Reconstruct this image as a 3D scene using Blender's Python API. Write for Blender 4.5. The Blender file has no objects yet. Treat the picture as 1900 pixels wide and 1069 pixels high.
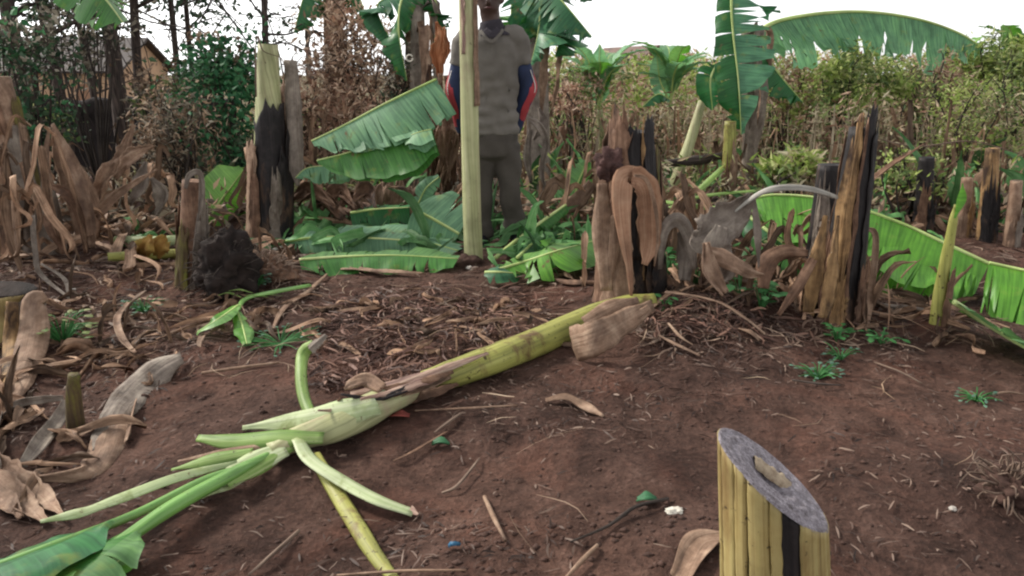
import bpy, math, random
from math import radians, sin, cos, pi, atan2, sqrt
from mathutils import Vector, noise, Matrix

# ------------------------------------------------------------------ camera, sky, sun, exposure
scene = bpy.context.scene
COL = scene.collection
FPX, PITCH, CAMZ = 1491.0, radians(15.5), 1.13
cam_data = bpy.data.cameras.new('camera')
cam = bpy.data.objects.new('camera', cam_data); COL.objects.link(cam)
cam.location = (0, 0, CAMZ); cam.rotation_euler = (pi/2 - PITCH, 0, 0)
cam_data.sensor_width = 36.0; cam_data.lens = 36.0 * FPX / 1900.0
cam_data.clip_start = 0.05; cam_data.clip_end = 800
cam_data.dof.use_dof = False
scene.camera = cam

SUN_EL, SUN_ROT = radians(40), radians(-62)
world = bpy.data.worlds.new('World'); scene.world = world; world.use_nodes = True
wn = world.node_tree
bgn = wn.nodes['Background']; bgn.inputs['Strength'].default_value = 0.15
sky = wn.nodes.new('ShaderNodeTexSky'); sky.sky_type = 'NISHITA'; sky.sun_disc = False
sky.sun_elevation = SUN_EL; sky.sun_rotation = SUN_ROT
sky.air_density = 1.0; sky.dust_density = 2.0; sky.altitude = 800
hs = wn.nodes.new('ShaderNodeHueSaturation'); hs.inputs['Saturation'].default_value = 0.04   # thin white cloud veils the blue
wn.links.new(sky.outputs[0], hs.inputs['Color']); wn.links.new(hs.outputs[0], bgn.inputs['Color'])
sun_d = bpy.data.lights.new('sun', 'SUN'); sun_d.energy = 2.0; sun_d.angle = radians(8); sun_d.color = (1, .93, .82)
sun = bpy.data.objects.new('sun', sun_d); COL.objects.link(sun)
_sd = Vector((sin(SUN_ROT)*cos(SUN_EL), cos(SUN_ROT)*cos(SUN_EL), sin(SUN_EL)))
sun.rotation_euler = _sd.to_track_quat('Z', 'Y').to_euler(); sun.location = (0, 0, 12)
scene.view_settings.view_transform = 'Standard'; scene.view_settings.look = 'None'
scene.view_settings.exposure = 1.0; scene.view_settings.gamma = 1.0
scene.render.engine = 'CYCLES'
scene.cycles.pixel_filter_type = 'BLACKMAN_HARRIS'; scene.cycles.filter_width = 2.2
scene.cycles.max_bounces = 6; scene.cycles.transparent_max_bounces = 8

# ------------------------------------------------------------------ terrain and pixel helpers
UP = Vector((0, 0, 1))
_CP, _SP = cos(PITCH), sin(PITCH)
def ray(u, v):
    xc, yc = (u - 950) / FPX, -(v - 534.5) / FPX
    return Vector((xc, _CP + yc*_SP, -_SP + yc*_CP))
def D(u, v, y):                     # point at distance y in front
    d = ray(u, v); t = y / d.y
    return Vector((d.x*t, y, CAMZ + d.z*t))
def flat(u, v):
    d = ray(u, v); t = -CAMZ / d.z
    return Vector((d.x*t, d.y*t, 0))
MOUNDS = []
for (u, v, r, h) in [(1270, 600, .42, .085), (1165, 545, .30, .06), (1540, 590, .35, .07), (960, 490, .5, .03),
                     (420, 520, .35, .07), (60, 520, .6, .05), (500, 440, .4, .05), (120, 700, .35, -.05),
                     (860, 478, .12, .05), (1450, 700, .6, .02), (700, 900, .4, -.025), (750, 580, .5, .03), (1860, 900, .25, .05),
                     (60, 870, .3, -.05), (1740, 610, .25, .04)]:
    p = flat(u, v); MOUNDS.append((p.x, p.y, r, h))
def hgt(x, y):
    h = 0.0
    if y > 7: h -= 0.045 * (min(y, 62) - 7)
    if abs(x) < 14 and -2 < y < 26:
        h += noise.noise(Vector((x*.55, y*.55, 3.1)))*.05 + noise.noise(Vector((x*1.9, y*1.9, 7.7)))*.025
        if abs(x) < 5 and y < 9.5:
            h += noise.noise(Vector((x*5.5, y*5.5, 1.3)))*.020 + noise.noise(Vector((x*14, y*14, 5.3)))*.008
            for mx, my, r, mh in MOUNDS:
                d2 = ((x-mx)**2 + (y-my)**2) / (r*r)
                if d2 < 6: h += mh * math.exp(-d2)
    return h
def G(u, v, dz=0.0):                # where that sight line meets the ground, dz above it
    p = flat(u, v) if ray(u, v).z < -.02 else D(u, v, 30)
    z = 0
    for _ in range(12):
        z = hgt(p.x, p.y) + dz
        d = ray(u, v); t = (z - CAMZ) / d.z
        p = Vector((d.x*t, d.y*t, z))
    return p
def Q(a, dz=.01):                   # (u,v) on the ground, (u,v,y) at distance, Vector as is
    if isinstance(a, Vector): return a
    if len(a) == 2: return G(a[0], a[1], dz)
    p = D(*a)
    return p if p.z > hgt(p.x, p.y) + .008 else G(a[0], a[1], .02)
def spline(pts, n):
    if len(pts) == 2: return [pts[0].lerp(pts[1], i/n) for i in range(n+1)]
    P = [pts[0]*2 - pts[1]] + list(pts) + [pts[-1]*2 - pts[-2]]
    m = len(pts) - 1; out = []
    for i in range(n+1):
        s = min(i*m/n, m - 1e-6); k = int(s); t = s - k
        a, b, c, d = P[k:k+4]
        out.append(.5*((2*b) + (c-a)*t + (2*a-5*b+4*c-d)*t*t + (3*b-a-3*c+d)*t*t*t))
    return out
def lst(vals, t):
    if not isinstance(vals, (list, tuple)): return vals
    m = len(vals)-1
    if m == 0: return vals[0]
    s = min(max(t, 0)*m, m-1e-6); k = int(s); f = s-k; f = f*f*(3-2*f)
    return vals[k]*(1-f) + vals[k+1]*f
def n1(x, y=0, z=0): return noise.noise(Vector((x, y, z)))

# ------------------------------------------------------------------ mesh accumulator
ORG = {}
def props(o, label=None, cat=None, group=None, kind=None):
    if label: o['label'] = label
    if cat: o['category'] = cat
    if group: o['group'] = group
    if kind: o['kind'] = kind
    return o
class MB:
    def __init__(s): s.v = []; s.uv = []; s.f = []; s.fuv = []
    def vert(s, p, uv=(0, 0)): s.v.append(Vector(p)); s.uv.append(uv); return len(s.v)-1
    def face(s, idx, uvs=None):
        s.f.append(tuple(idx)); s.fuv.append(uvs or [s.uv[i] for i in idx])
    def grid(s, rows, uvs, wrap=False):
        base = len(s.v); nc = len(rows[0])
        for r, ur in zip(rows, uvs):
            for p, q in zip(r, ur): s.v.append(p); s.uv.append(q)
        for i in range(len(rows)-1):
            for j in range(nc if wrap else nc-1):
                k = (j+1) % nc
                a, b, c, d = base+i*nc+j, base+i*nc+k, base+(i+1)*nc+k, base+(i+1)*nc+j
                s.f.append((a, b, c, d)); s.fuv.append([uvs[i][j], uvs[i][j+1 if wrap else k], uvs[i+1][j+1 if wrap else k], uvs[i+1][j]])
        return base
    def build(s, name, mat, parent=None, label=None, cat=None, group=None, kind=None, smooth=True, org=None, solid=0):
        if parent is not None: o0 = ORG[parent]
        elif org is not None: o0 = Vector(org)
        elif kind in ('structure', 'stuff') or not s.v: o0 = Vector((0, 0, 0))
        else:
            n = len(s.v); o0 = Vector((sum(p.x for p in s.v)/n, sum(p.y for p in s.v)/n, min(p.z for p in s.v)))
        me = bpy.data.meshes.new(name)
        me.from_pydata([(p.x-o0.x, p.y-o0.y, p.z-o0.z) for p in s.v], [], s.f)
        uvl = me.uv_layers.new(name='UVMap')
        flat_uv = [c for fu in s.fuv for q in fu for c in q]
        uvl.data.foreach_set('uv', flat_uv)
        if smooth: me.polygons.foreach_set('use_smooth', [True]*len(me.polygons))
        me.materials.append(mat); me.update()
        o = bpy.data.objects.new(name, me); COL.objects.link(o)
        if parent is not None: o.parent = parent
        else: o.location = o0
        ORG[o] = o0
        if solid:
            m = o.modifiers.new('thickness', 'SOLIDIFY'); m.thickness = solid; m.offset = 0
        return props(o, label, cat, group, kind)
def root(name, loc, label, cat, group=None):
    o = bpy.data.objects.new(name, None); COL.objects.link(o); o.empty_display_size = .1
    o.location = loc; ORG[o] = Vector(loc)
    return props(o, label, cat, group)
def copy_tree(o, parent=None):
    c = o.copy(); COL.objects.link(c)
    if parent is not None: c.parent = parent
    for ch in [x for x in ALLKIDS(o)]: copy_tree(ch, c)
    return c
def ALLKIDS(o): return [x for x in bpy.data.objects if x.parent == o]

def frames(P, ref):
    out = []
    for i in range(len(P)):
        T = (P[min(i+1, len(P)-1)] - P[max(i-1, 0)]).normalized()
        S = T.cross(ref)
        if S.length < .05: S = T.cross(Vector((.3, 1, .2)))
        S.normalize(); N = S.cross(T).normalized(); out.append((T, S, N))
    return out
def tube(mb, pts, rad, seg=12, n=14, flat=1.0, ref=None, ridge=0.0, seed=0, cap=(True, True), lump=0.0, capdish=0.0, raw=False):
    P = pts if raw else spline(pts, n)
    ref = ref or (Vector((0, 1, 0)) if abs((P[-1]-P[0]).normalized().z) > .8 else UP)
    F = frames(P, ref); L = 0; rows = []; uvs = []
    for i, p in enumerate(P):
        if i: L += (P[i]-P[i-1]).length
        t = i/(len(P)-1); r = lst(rad, t); fl = lst(flat, t)
        T, S, N = F[i]; row = []; ur = []
        for j in range(seg+1):
            a = 2*pi*j/seg
            rr = r
            if ridge: rr *= 1 + ridge*(n1(cos(a)*2.5+seed*7.3, sin(a)*2.5, t*.6) + .5*n1(cos(a)*7+seed*3.3, sin(a)*7, t))
            if lump: rr *= 1 + lump*n1(cos(a)*1.6+seed*5.1, sin(a)*1.6, L*9/max(.02, 1))
            if j < seg: row.append(p + S*(rr*cos(a)) + N*(rr*fl*sin(a)))
            ur.append((a*r, L))
        rows.append(row); uvs.append(ur)
    b = mb.grid(rows, uvs, wrap=True)
    for end, use in ((0, cap[0]), (len(P)-1, cap[1])):
        if not use: continue
        T = F[end][0]*(-1 if end == 0 else 1)
        c = mb.vert(P[end] + T*capdish*lst(rad, 0 if end == 0 else 1), (0, 0))
        for j in range(seg):
            i0, i1 = b+end*seg+j, b+end*seg+(j+1) % seg
            uv = [(0, 0), (cos(2*pi*j/seg)*.05, sin(2*pi*j/seg)*.05), (cos(2*pi*(j+1)/seg)*.05, sin(2*pi*(j+1)/seg)*.05)]
            mb.face((c, i1, i0) if end == 0 else (c, i0, i1), uv)
    return P, F
def ribbon(mb, pts, wid, curl=.6, ref=UP, m=7, n=22, wr=0.0, seed=0, roll=0.0, rag=0.0):
    P = spline(pts, n); F = frames(P, ref); rows = []; uvs = []; L = 0
    for i, p in enumerate(P):
        if i: L += (P[i]-P[i-1]).length
        t = i/n; w = lst(wid, t); cu = lst(curl, t); ro = lst(roll, t)
        T, S, N = F[i]
        S, N = S*cos(ro)+N*sin(ro), N*cos(ro)-S*sin(ro)
        row = []; ur = []
        for j in range(m+1):
            q = j/m - .5
            ww = w*(1 + rag*n1(i*.7+seed, (1 if q > 0 else -1)*3.3, seed*.7)) if rag else w
            if abs(cu) > .02:
                R = ww/cu; a = q*cu; off = S*(R*sin(a)) + N*(R*(1-cos(a)))
            else: off = S*(q*ww)
            if wr: off = off + N*(wr*(n1(q*5+seed, L*9, seed*1.3) + .5*n1(q*13+seed, L*14, seed*1.7)))
            row.append(p+off); ur.append((q*w, L))
        rows.append(row); uvs.append(ur)
    mb.grid(rows, uvs)
def blade(mb, P, F, wid, fold=(.3, .3), droop=.5, tears=6, gap=.25, seed=0, m=5, t0=0.0, t1=1.0, slant=.3, wave=.015, bite=.12, sides=(1, -1)):
    """the two halves of a banana leaf along midrib samples P, torn into strips"""
    rnd = random.Random(seed); n = len(P)-1
    i0, i1 = int(t0*n), int(t1*n); cum = [0]
    for i in range(n): cum.append(cum[-1] + (P[i+1]-P[i]).length)
    for si, s in enumerate((1, -1)):
        if s not in sides: continue
        cuts = sorted(rnd.sample(range(i0+2, max(i1-2, i0+3+tears)), min(tears, max(1, i1-i0-5)))) if tears else []
        cuts = [c for c in cuts if i0 < c < i1]
        b = [i0] + cuts + [i1]
        for k in range(len(b)-1):
            a0, a1 = b[k], b[k+1]
            if a1 <= a0: continue
            xf = rnd.uniform(-.35, .35)*min(1, tears); ln = 1 - rnd.random()*bite; mid = (a0+a1)/2
            d0, d1_ = (rnd.choice((.05, .3, .5, .7)), rnd.choice((.05, .3, .5, .7))); gg = gap*rnd.uniform(.3, 1.8); sk = rnd.uniform(-1, 1)*min(.25, gap*.5)
            rows = []; uvs = []
            for i in range(a0, a1+1):
                t = (i-i0)/max(1, i1-i0); w = lst(wid, t)*ln; T, S, N = F[i]
                row = [P[i].copy()]; ur = [(0, cum[i])]; p = P[i].copy()
                for j in range(1, m+1):
                    q = j/m
                    dd = max(0, q-d0)/(1-d0) if i < mid else max(0, q-d1_)/(1-d1_); a = fold[si] + xf*dd*q - droop*q + .15*n1(seed+cum[i]*3, s*4, q)
                    sh = (((mid-i)/max(1, (a1-a0)))*gg*.12*dd + sk*dd*dd*w*.3) if tears else 0
                    d = (S*s*cos(a) + N*sin(a)) + T*slant*q*.5
                    p = p + d*(w/m)
                    pp = p + N*(wave*q*n1(cum[i]*14+seed, q*2, s*3.1)) + T*sh
                    row.append(pp); ur.append((q*w*s, cum[i]))
                rows.append(row); uvs.append(ur)
            mb.grid(rows, uvs)

# ------------------------------------------------------------------ materials
class NT:
    def __init__(s, name):
        s.m = bpy.data.materials.new(name); s.m.use_nodes = True; s.t = s.m.node_tree; s.n = s.t.nodes
        s.bsdf = s.n['Principled BSDF']; s.out = s.n['Material Output']
    def new(s, ty, **kw):
        nd = s.n.new('ShaderNode'+ty)
        for k, v in kw.items():
            if k[0] == '_': setattr(nd, k[1:], v)
            else: nd.inputs[k.replace('_', ' ')].default_value = v
        return nd
    def l(s, a, b): s.t.links.new(a, b)
    def coord(s, kind, scale):
        c = s.new('TexCoord'); m = s.new('Mapping'); m.inputs['Scale'].default_value = scale
        s.l(c.outputs[kind], m.inputs[0]); return m.outputs[0]
    def noise(s, vec, scale=1, detail=4, rough=.55, dist=0):
        x = s.new('TexNoise', Scale=scale, Detail=detail, Roughness=rough, Distortion=dist); s.l(vec, x.inputs['Vector']); return x.outputs['Fac']
    def ramp(s, fac, cols, lo=.3, hi=.7, pos=None):
        r = s.new('ValToRGB'); e = r.color_ramp.elements; n = len(cols)
        while len(e) < n: e.new(.5)
        for i, c in enumerate(cols):
            e[i].position = pos[i] if pos else lo + (hi-lo)*i/max(1, n-1); e[i].color = (*c, 1)
        s.l(fac, r.inputs[0]); return r.outputs[0]
    def mix(s, f, a, b, mode='MIX'):
        x = s.new('Mix', _data_type='RGBA', _blend_type=mode)
        for src, sock in ((f, x.inputs[0]), (a, x.inputs[6]), (b, x.inputs[7])):
            if isinstance(src, (int, float)): sock.default_value = src
            elif isinstance(src, tuple): sock.default_value = (*src, 1)
            else: s.l(src, sock)
        return x.outputs[2]
    def math(s, op, a, b=0, c=0):
        x = s.new('Math', _operation=op)
        for i, q in enumerate((a, b, c)):
            if isinstance(q, (int, float)): x.inputs[i].default_value = q
            else: s.l(q, x.inputs[i])
        return x.outputs[0]
    def finish(s, col, rough=.7, bump=None, bdist=.003, bstr=.6, trans=0, spec=.3, tcol=None):
        if isinstance(col, tuple): s.bsdf.inputs['Base Color'].default_value = (*col, 1)
        else: s.l(col, s.bsdf.inputs['Base Color'])
        s.bsdf.inputs['Roughness'].default_value = rough
        s.bsdf.inputs['Specular IOR Level'].default_value = spec
        if bump is not None:
            b = s.new('Bump', Strength=bstr, Distance=bdist); s.l(bump, b.inputs['Height']); s.l(b.outputs[0], s.bsdf.inputs['Normal'])
        if trans:
            tr = s.new('BsdfTranslucent'); ms = s.new('MixShader'); ms.inputs[0].default_value = trans
            if isinstance(col, tuple): tr.inputs[0].default_value = (*col, 1)
            else: s.l(col, tr.inputs[0])
            s.l(s.bsdf.outputs[0], ms.inputs[1]); s.l(tr.outputs[0], ms.inputs[2]); s.l(ms.outputs[0], s.out.inputs[0])
        return s.m
def fibre(name, cols, su=90, sv=3.0, lo=.3, hi=.7, patch=None, rough=.75, bstr=.7, bd=.003, trans=0, isl=0.0, spot=None, spec=.25, calm=0.0):
    """streaks along the strand: UV u across, v along, both in metres. patch=(colour, scale, lo, hi); spot=(colour, scale, lo, hi)"""
    s = NT(name); uv = s.coord('UV', (su, sv, 1))
    oi = s.new('ObjectInfo'); c = s.new('VectorMath', _operation='ADD'); s.l(uv, c.inputs[0])
    cc = s.new('CombineXYZ'); s.l(s.math('MULTIPLY', oi.outputs['Random'], 40), cc.inputs[2]); s.l(cc.outputs[0], c.inputs[1])
    f = s.noise(c.outputs[0], 1, 5, .6, .2); col = s.ramp(f, cols, lo, hi)
    if calm: col = s.mix(calm, col, s.ramp(s.noise(s.coord('Object', (1, 1, 1)), 14, 5, .7), cols, lo, hi))
    ob = s.coord('Object', (1, 1, 1))
    big = s.noise(ob, 6, 3, .6)
    col = s.mix(.55, col, s.ramp(big, [(.55, .55, .55), (1, 1, 1), (1.25, 1.25, 1.25)], .32, .68), 'MULTIPLY')
    if patch:
        pn = s.new('Mapping'); pn.inputs['Scale'].default_value = (1, 1, .35); s.l(ob, pn.inputs[0])
        k = s.ramp(s.noise(pn.outputs[0], patch[1], 5, .65, .4), [(0, 0, 0), (1, 1, 1)], patch[2], patch[3]); col = s.mix(k, col, patch[0])
    if spot:
        k = s.ramp(s.noise(ob, spot[1], 3, .7), [(0, 0, 0), (1, 1, 1)], spot[2], spot[3]); col = s.mix(k, col, spot[0])
    if isl:
        g = s.new('NewGeometry'); col = s.mix(isl, col, s.ramp(g.outputs['Random Per Island'], [(.35, .35, .35), (1, .95, .9), (1.7, 1.6, 1.5)], 0, 1), 'MULTIPLY')
    return s.finish(col, rough, f, bd, bstr, trans, spec)
def leafmat(name, top, under, vein=.75, patch=None, trans=.3, rough=.45, yel=(.28, .30, .05)):
    s = NT(name); g = s.new('NewGeometry'); ob = s.coord('Object', (1, 1, 1))
    uvc = s.new('TexCoord'); sx = s.new('SeparateXYZ'); s.l(uvc.outputs['UV'], sx.inputs[0])
    au = s.math('ABSOLUTE', sx.outputs[0]); vv = s.math('SUBTRACT', sx.outputs[1], s.math('MULTIPLY', au, .15))
    cx = s.new('CombineXYZ'); s.l(s.math('MULTIPLY', vv, 75), cx.inputs[0]); s.l(s.math('MULTIPLY', au, 4), cx.inputs[1])
    vn = s.noise(cx.outputs[0], 1, 3, .5); big = s.noise(ob, 5, 4, .6)
    col = s.mix(g.outputs['Backfacing'], top, under)
    col = s.mix(.8, col, s.ramp(big, [(.6, .62, .6), (1, 1, 1), (1.35, 1.3, 1.15)], .3, .7), 'MULTIPLY')
    col = s.mix(vein, col, s.ramp(vn, [(.45, .5, .5), (1.0, 1.0, 1.0), (1.5, 1.4, 1.3)], .3, .7), 'MULTIPLY')
    k = s.ramp(s.noise(ob, 11, 3, .6), [(0, 0, 0), (1, 1, 1)], .58, .8); col = s.mix(s.math('MULTIPLY', k, .6), col, yel)
    patch = patch or ((.16, .10, .04), 6, .66, .72)
    if patch:
        k = s.ramp(s.noise(ob, patch[1], 4, .65, .5), [(0, 0, 0), (1, 1, 1)], patch[2], patch[3]); col = s.mix(k, col, patch[0])
    return s.finish(col, rough, vn, .0015, .5, trans, .4)
def folmat(name, cols, trans=.25, rough=.6, big=1.2):
    s = NT(name); g = s.new('NewGeometry'); ob = s.coord('Object', (1, 1, 1))
    col = s.ramp(g.outputs['Random Per Island'], cols, 0, 1)
    col = s.mix(.6, col, s.ramp(s.noise(ob, big, 3, .6), [(.5, .5, .5), (1, 1, 1), (1.4, 1.4, 1.3)], .3, .7), 'MULTIPLY')
    return s.finish(col, rough, None, trans=trans, spec=.25)
def plain(name, col, rough=.7, var=.3, sc=12, bs=.4, bd=.004, col2=None, spec=.3):
    s = NT(name); ob = s.coord('Object', (1, 1, 1)); f = s.noise(ob, sc, 5, .65)
    c2 = col2 or tuple(c*(1-var*1.5) for c in col); hi_ = tuple(c*(1+var) for c in col)
    return s.finish(s.ramp(f, [c2, col, hi_], .3, .7), rough, f, bd, bs, 0, spec)

M = {}
M['stem_yellow'] = fibre('stem_yellow', [(.11, .075, .03), (.27, .20, .075), (.35, .28, .12), (.31, .26, .10)], 110, 1.6, .28, .7, patch=((.15, .085, .035), 10, .50, .72), spot=((.03, .018, .012), 34, .62, .70), rough=.55, calm=.35, bstr=1)
M['stem_green'] = fibre('stem_green', [(.15, .15, .045), (.29, .29, .075), (.39, .38, .12)], 60, 2.0, .3, .7, patch=((.13, .075, .035), 9, .54, .68), spot=((.04, .022, .012), 48, .61, .68), rough=.5)
M['stem_pale'] = fibre('stem_pale', [(.24, .25, .12), (.37, .38, .20), (.50, .49, .29)], 70, 1.2, .3, .7, patch=((.33, .24, .17), 5, .50, .72), spot=((.10, .07, .04), 40, .66, .72), rough=.5)
M['sheath_lime'] = fibre('sheath_lime', [(.11, .20, .045), (.22, .34, .09), (.38, .46, .20)], 80, 2, .3, .7, patch=((.20, .15, .07), 13, .62, .72), spot=((.05, .03, .018), 60, .64, .70), rough=.45, trans=.15)
M['sheath_white'] = fibre('sheath_white', [(.27, .34, .16), (.42, .49, .27), (.56, .60, .40)], 80, 2, .3, .7, patch=((.25, .30, .12), 9, .52, .66), spot=((.14, .09, .05), 45, .62, .72), rough=.5, trans=.1)
M['petiole'] = fibre('petiole', [(.08, .20, .04), (.15, .31, .07), (.26, .42, .14)], 60, 1.5, .3, .7, patch=((.22, .24, .08), 8, .60, .75), spot=((.05, .05, .02), 50, .66, .72), rough=.38, spec=.5)
M['pink_torn'] = fibre('pink_torn', [(.10, .05, .05), (.30, .19, .15), (.48, .36, .27)], 120, 6, .3, .7, rough=.6, bstr=1)
M['char_and_shade'] = fibre('char_and_shade', [(.006, .005, .005), (.018, .015, .016), (.055, .045, .042)], 60, 3, .3, .75, patch=((.12, .07, .045), 7, .54, .66), rough=.6, bstr=1, bd=.006, calm=.5)
M['straw'] = fibre('straw', [(.06, .035, .02), (.28, .165, .075), (.46, .30, .145)], 50, 2.0, .3, .68, patch=((.035, .02, .014), 9, .47, .62), bstr=1, bd=.005, calm=.5)
M['brown'] = fibre('brown', [(.04, .022, .015), (.16, .088, .056), (.31, .19, .125)], 120, 3, .3, .7, patch=((.03, .018, .014), 6, .5, .68), bstr=1, bd=.005, calm=.68)
M['tan'] = fibre('tan', [(.07, .04, .028), (.27, .17, .115), (.47, .34, .245)], 140, 3.5, .28, .7, patch=((.10, .06, .045), 7, .5, .70), bstr=1, bd=.004, trans=.08, calm=.68)
M['greydry'] = fibre('greydry', [(.09, .07, .06), (.22, .18, .15), (.38, .33, .27)], 150, 5, .3, .7, patch=((.08, .055, .04), 8, .5, .68), bstr=1, bd=.004, trans=.08, calm=.68)
M['greypet'] = fibre('greypet', [(.18, .17, .15), (.38, .36, .32), (.50, .49, .44)], 60, 2, .3, .7, patch=((.06, .05, .04), 8, .6, .7))
M['orange_dry'] = fibre('orange_dry', [(.20, .06, .02), (.42, .16, .07), (.55, .30, .17)], 90, 4, .3, .7, trans=.15)
M['mossy'] = fibre('mossy', [(.03, .02, .014), (.09, .06, .03), (.17, .16, .03)], 60, 3, .3, .7, patch=((.13, .16, .015), 6, .54, .66), bstr=1, bd=.006, calm=.5)
M['twig'] = fibre('twig', [(.05, .035, .028), (.15, .10, .075), (.27, .2, .15)], 200, 9, .3, .7)
M['twig_dark'] = fibre('twig_dark', [(.015, .012, .011), (.045, .035, .03), (.09, .07, .06)], 60, 6, .3, .7, rough=.9, bstr=1, bd=.01)
M['bark'] = fibre('bark', [(.022, .017, .015), (.065, .048, .042), (.13, .10, .085)], 40, 5, .3, .7, rough=.9, bstr=1, bd=.012)
M['leaf'] = leafmat('leaf', (.055, .19, .035), (.12, .26, .09))
M['leaf_bright'] = leafmat('leaf_bright', (.105, .29, .035), (.16, .34, .09), yel=(.26, .36, .07), trans=.35)
M['tan_orange'] = fibre('tan_orange', [(.13, .06, .035), (.36, .20, .125), (.50, .33, .22)], 110, 2, .3, .7, bstr=.6, calm=.4, trans=.1)
M['heap_dry'] = fibre('heap_dry', [(.05, .03, .022), (.24, .155, .105), (.46, .33, .24)], 130, 5, .3, .7, patch=((.04, .025, .02), 9, .55, .7), calm=.3, isl=1.0, trans=.1)
M['heap_green'] = fibre('heap_green', [(.04, .15, .04), (.10, .26, .09), (.22, .38, .18)], 90, 3, .3, .7, calm=.5, isl=.8, trans=.25, rough=.5)
M['rot'] = plain('rot', (.085, .045, .04), .9, .5, 22, 1, .015, (.02, .012, .012))
M['leaf_arch'] = leafmat('leaf_arch', (.15, .33, .17), (.19, .38, .22), vein=1.0, trans=.4)
M['leaf_young'] = leafmat('leaf_young', (.19, .40, .18), (.22, .44, .24), trans=.45)
M['pale_stalk'] = fibre('pale_stalk', [(.16, .12, .08), (.33, .27, .19), (.48, .41, .30)], 60, 3)
M['yellow_dry'] = fibre('yellow_dry', [(.20, .07, .03), (.36, .20, .05), (.42, .34, .10)], 30, 6, calm=.6, trans=.15)
M['rootmass'] = plain('rootmass', (.022, .015, .013), .95, .5, 16, 1, .02)
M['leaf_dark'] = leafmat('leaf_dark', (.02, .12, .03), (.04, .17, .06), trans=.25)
M['leaf_teal'] = leafmat('leaf_teal', (.04, .15, .065), (.08, .22, .12), trans=.35)
M['leaf_glauc'] = leafmat('leaf_glauc', (.13, .28, .15), (.16, .32, .19), trans=.25, rough=.55)
M['rib'] = fibre('rib', [(.22, .34, .08), (.40, .50, .18), (.55, .62, .30)], 40, 2, .3, .7, rough=.45)
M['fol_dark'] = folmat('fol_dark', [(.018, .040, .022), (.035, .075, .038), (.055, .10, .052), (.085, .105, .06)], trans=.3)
M['fol_green'] = folmat('fol_green', [(.014, .07, .028), (.032, .14, .055), (.055, .19, .08), (.10, .24, .10)])
M['fol_mid'] = folmat('fol_mid', [(.07, .12, .04), (.14, .21, .07), (.22, .28, .10), (.33, .33, .16)], trans=.3)
M['fol_lime'] = folmat('fol_lime', [(.15, .24, .05), (.28, .38, .09), (.40, .47, .15), (.52, .52, .26)], trans=.4)
M['fol_dry'] = folmat('fol_dry', [(.08, .05, .035), (.21, .135, .09), (.35, .24, .165), (.50, .38, .27)], trans=.2)
M['fol_pink'] = folmat('fol_pink', [(.17, .085, .06), (.36, .21, .145), (.52, .36, .26), (.66, .50, .38)], trans=.3)
M['fol_straw'] = folmat('fol_straw', [(.18, .13, .08), (.34, .27, .17), (.48, .41, .27), (.60, .54, .38)], trans=.3)
M['fol_grey'] = folmat('fol_grey', [(.055, .045, .036), (.16, .135, .10), (.27, .235, .18), (.38, .34, .26)], trans=.1)
M['litter'] = folmat('litter', [(.025, .015, .012), (.07, .038, .028), (.14, .078, .058), (.12, .08, .06), (.30, .21, .155)], trans=0, big=2.5)
M['litter_dark'] = folmat('litter_dark', [(.02, .012, .01), (.06, .035, .027), (.11, .068, .052), (.20, .14, .11)], trans=0, big=2.5)
M['litter_red'] = folmat('litter_red', [(.03, .014, .010), (.07, .033, .025), (.13, .062, .045), (.26, .15, .11)], trans=0, big=3)
M['weed'] = folmat('weed', [(.03, .12, .03), (.06, .22, .06), (.10, .28, .10)])

def soil_mat():
    s = NT('soil'); ob = s.coord('Object', (1, 1, 1))
    a = s.noise(ob, .9, 5, .6); b = s.noise(ob, 7, 8, .7, .3); c = s.noise(ob, 60, 5, .75); d = s.noise(ob, 2.1, 5, .65, .6)
    col = s.ramp(b, [(.026, .013, .010), (.062, .034, .026), (.100, .056, .043), (.150, .092, .073)], .28, .72)
    red = s.ramp(d, [(0, 0, 0), (1, 1, 1)], .50, .66); col = s.mix(s.math('MULTIPLY', red, .6), col, (.125, .056, .039))
    dk = s.ramp(a, [(.50, .47, .48), (1, 1, 1), (1.3, 1.25, 1.2)], .36, .64); col = s.mix(.8, col, dk, 'MULTIPLY')
    col = s.mix(.7, col, s.ramp(c, [(.45, .45, .45), (1, 1, 1), (1.7, 1.65, 1.6)], .3, .72), 'MULTIPLY')
    cx = s.new('TexVoronoi', Scale=38.0); s.l(ob, cx.inputs['Vector'])
    pale = s.ramp(s.noise(ob, 130, 2, .5), [(0, 0, 0), (1, 1, 1)], .70, .76); col = s.mix(s.math('MULTIPLY', pale, .5), col, (.30, .23, .19))
    # a far field is greener and drier than the dug plot
    sp = s.new('SeparateXYZ'); s.l(ob, sp.inputs[0]); far = s.math('MULTIPLY', s.math('SUBTRACT', sp.outputs[1], 9.0), .08)
    fc = s.new('Clamp'); s.l(far, fc.inputs[0]); col = s.mix(fc.outputs[0], col, s.mix(b, (.05, .04, .025), (.16, .13, .06)))
    h = s.math('ADD', s.math('MULTIPLY', b, 1.2), s.math('ADD', s.math('MULTIPLY', c, .45), s.math('MULTIPLY', cx.outputs['Distance'], .25)))
    return s.finish(col, .92, h, .035, .9, 0, .15)
M['soil'] = soil_mat()
M['clod'] = plain('clod', (.065, .036, .028), .95, .4, 30, .8)
M['stone'] = plain('stone', (.42, .38, .34), .8, .3, 30)
M['paper'] = plain('paper', (.62, .58, .5), .8, .2, 30)
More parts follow.
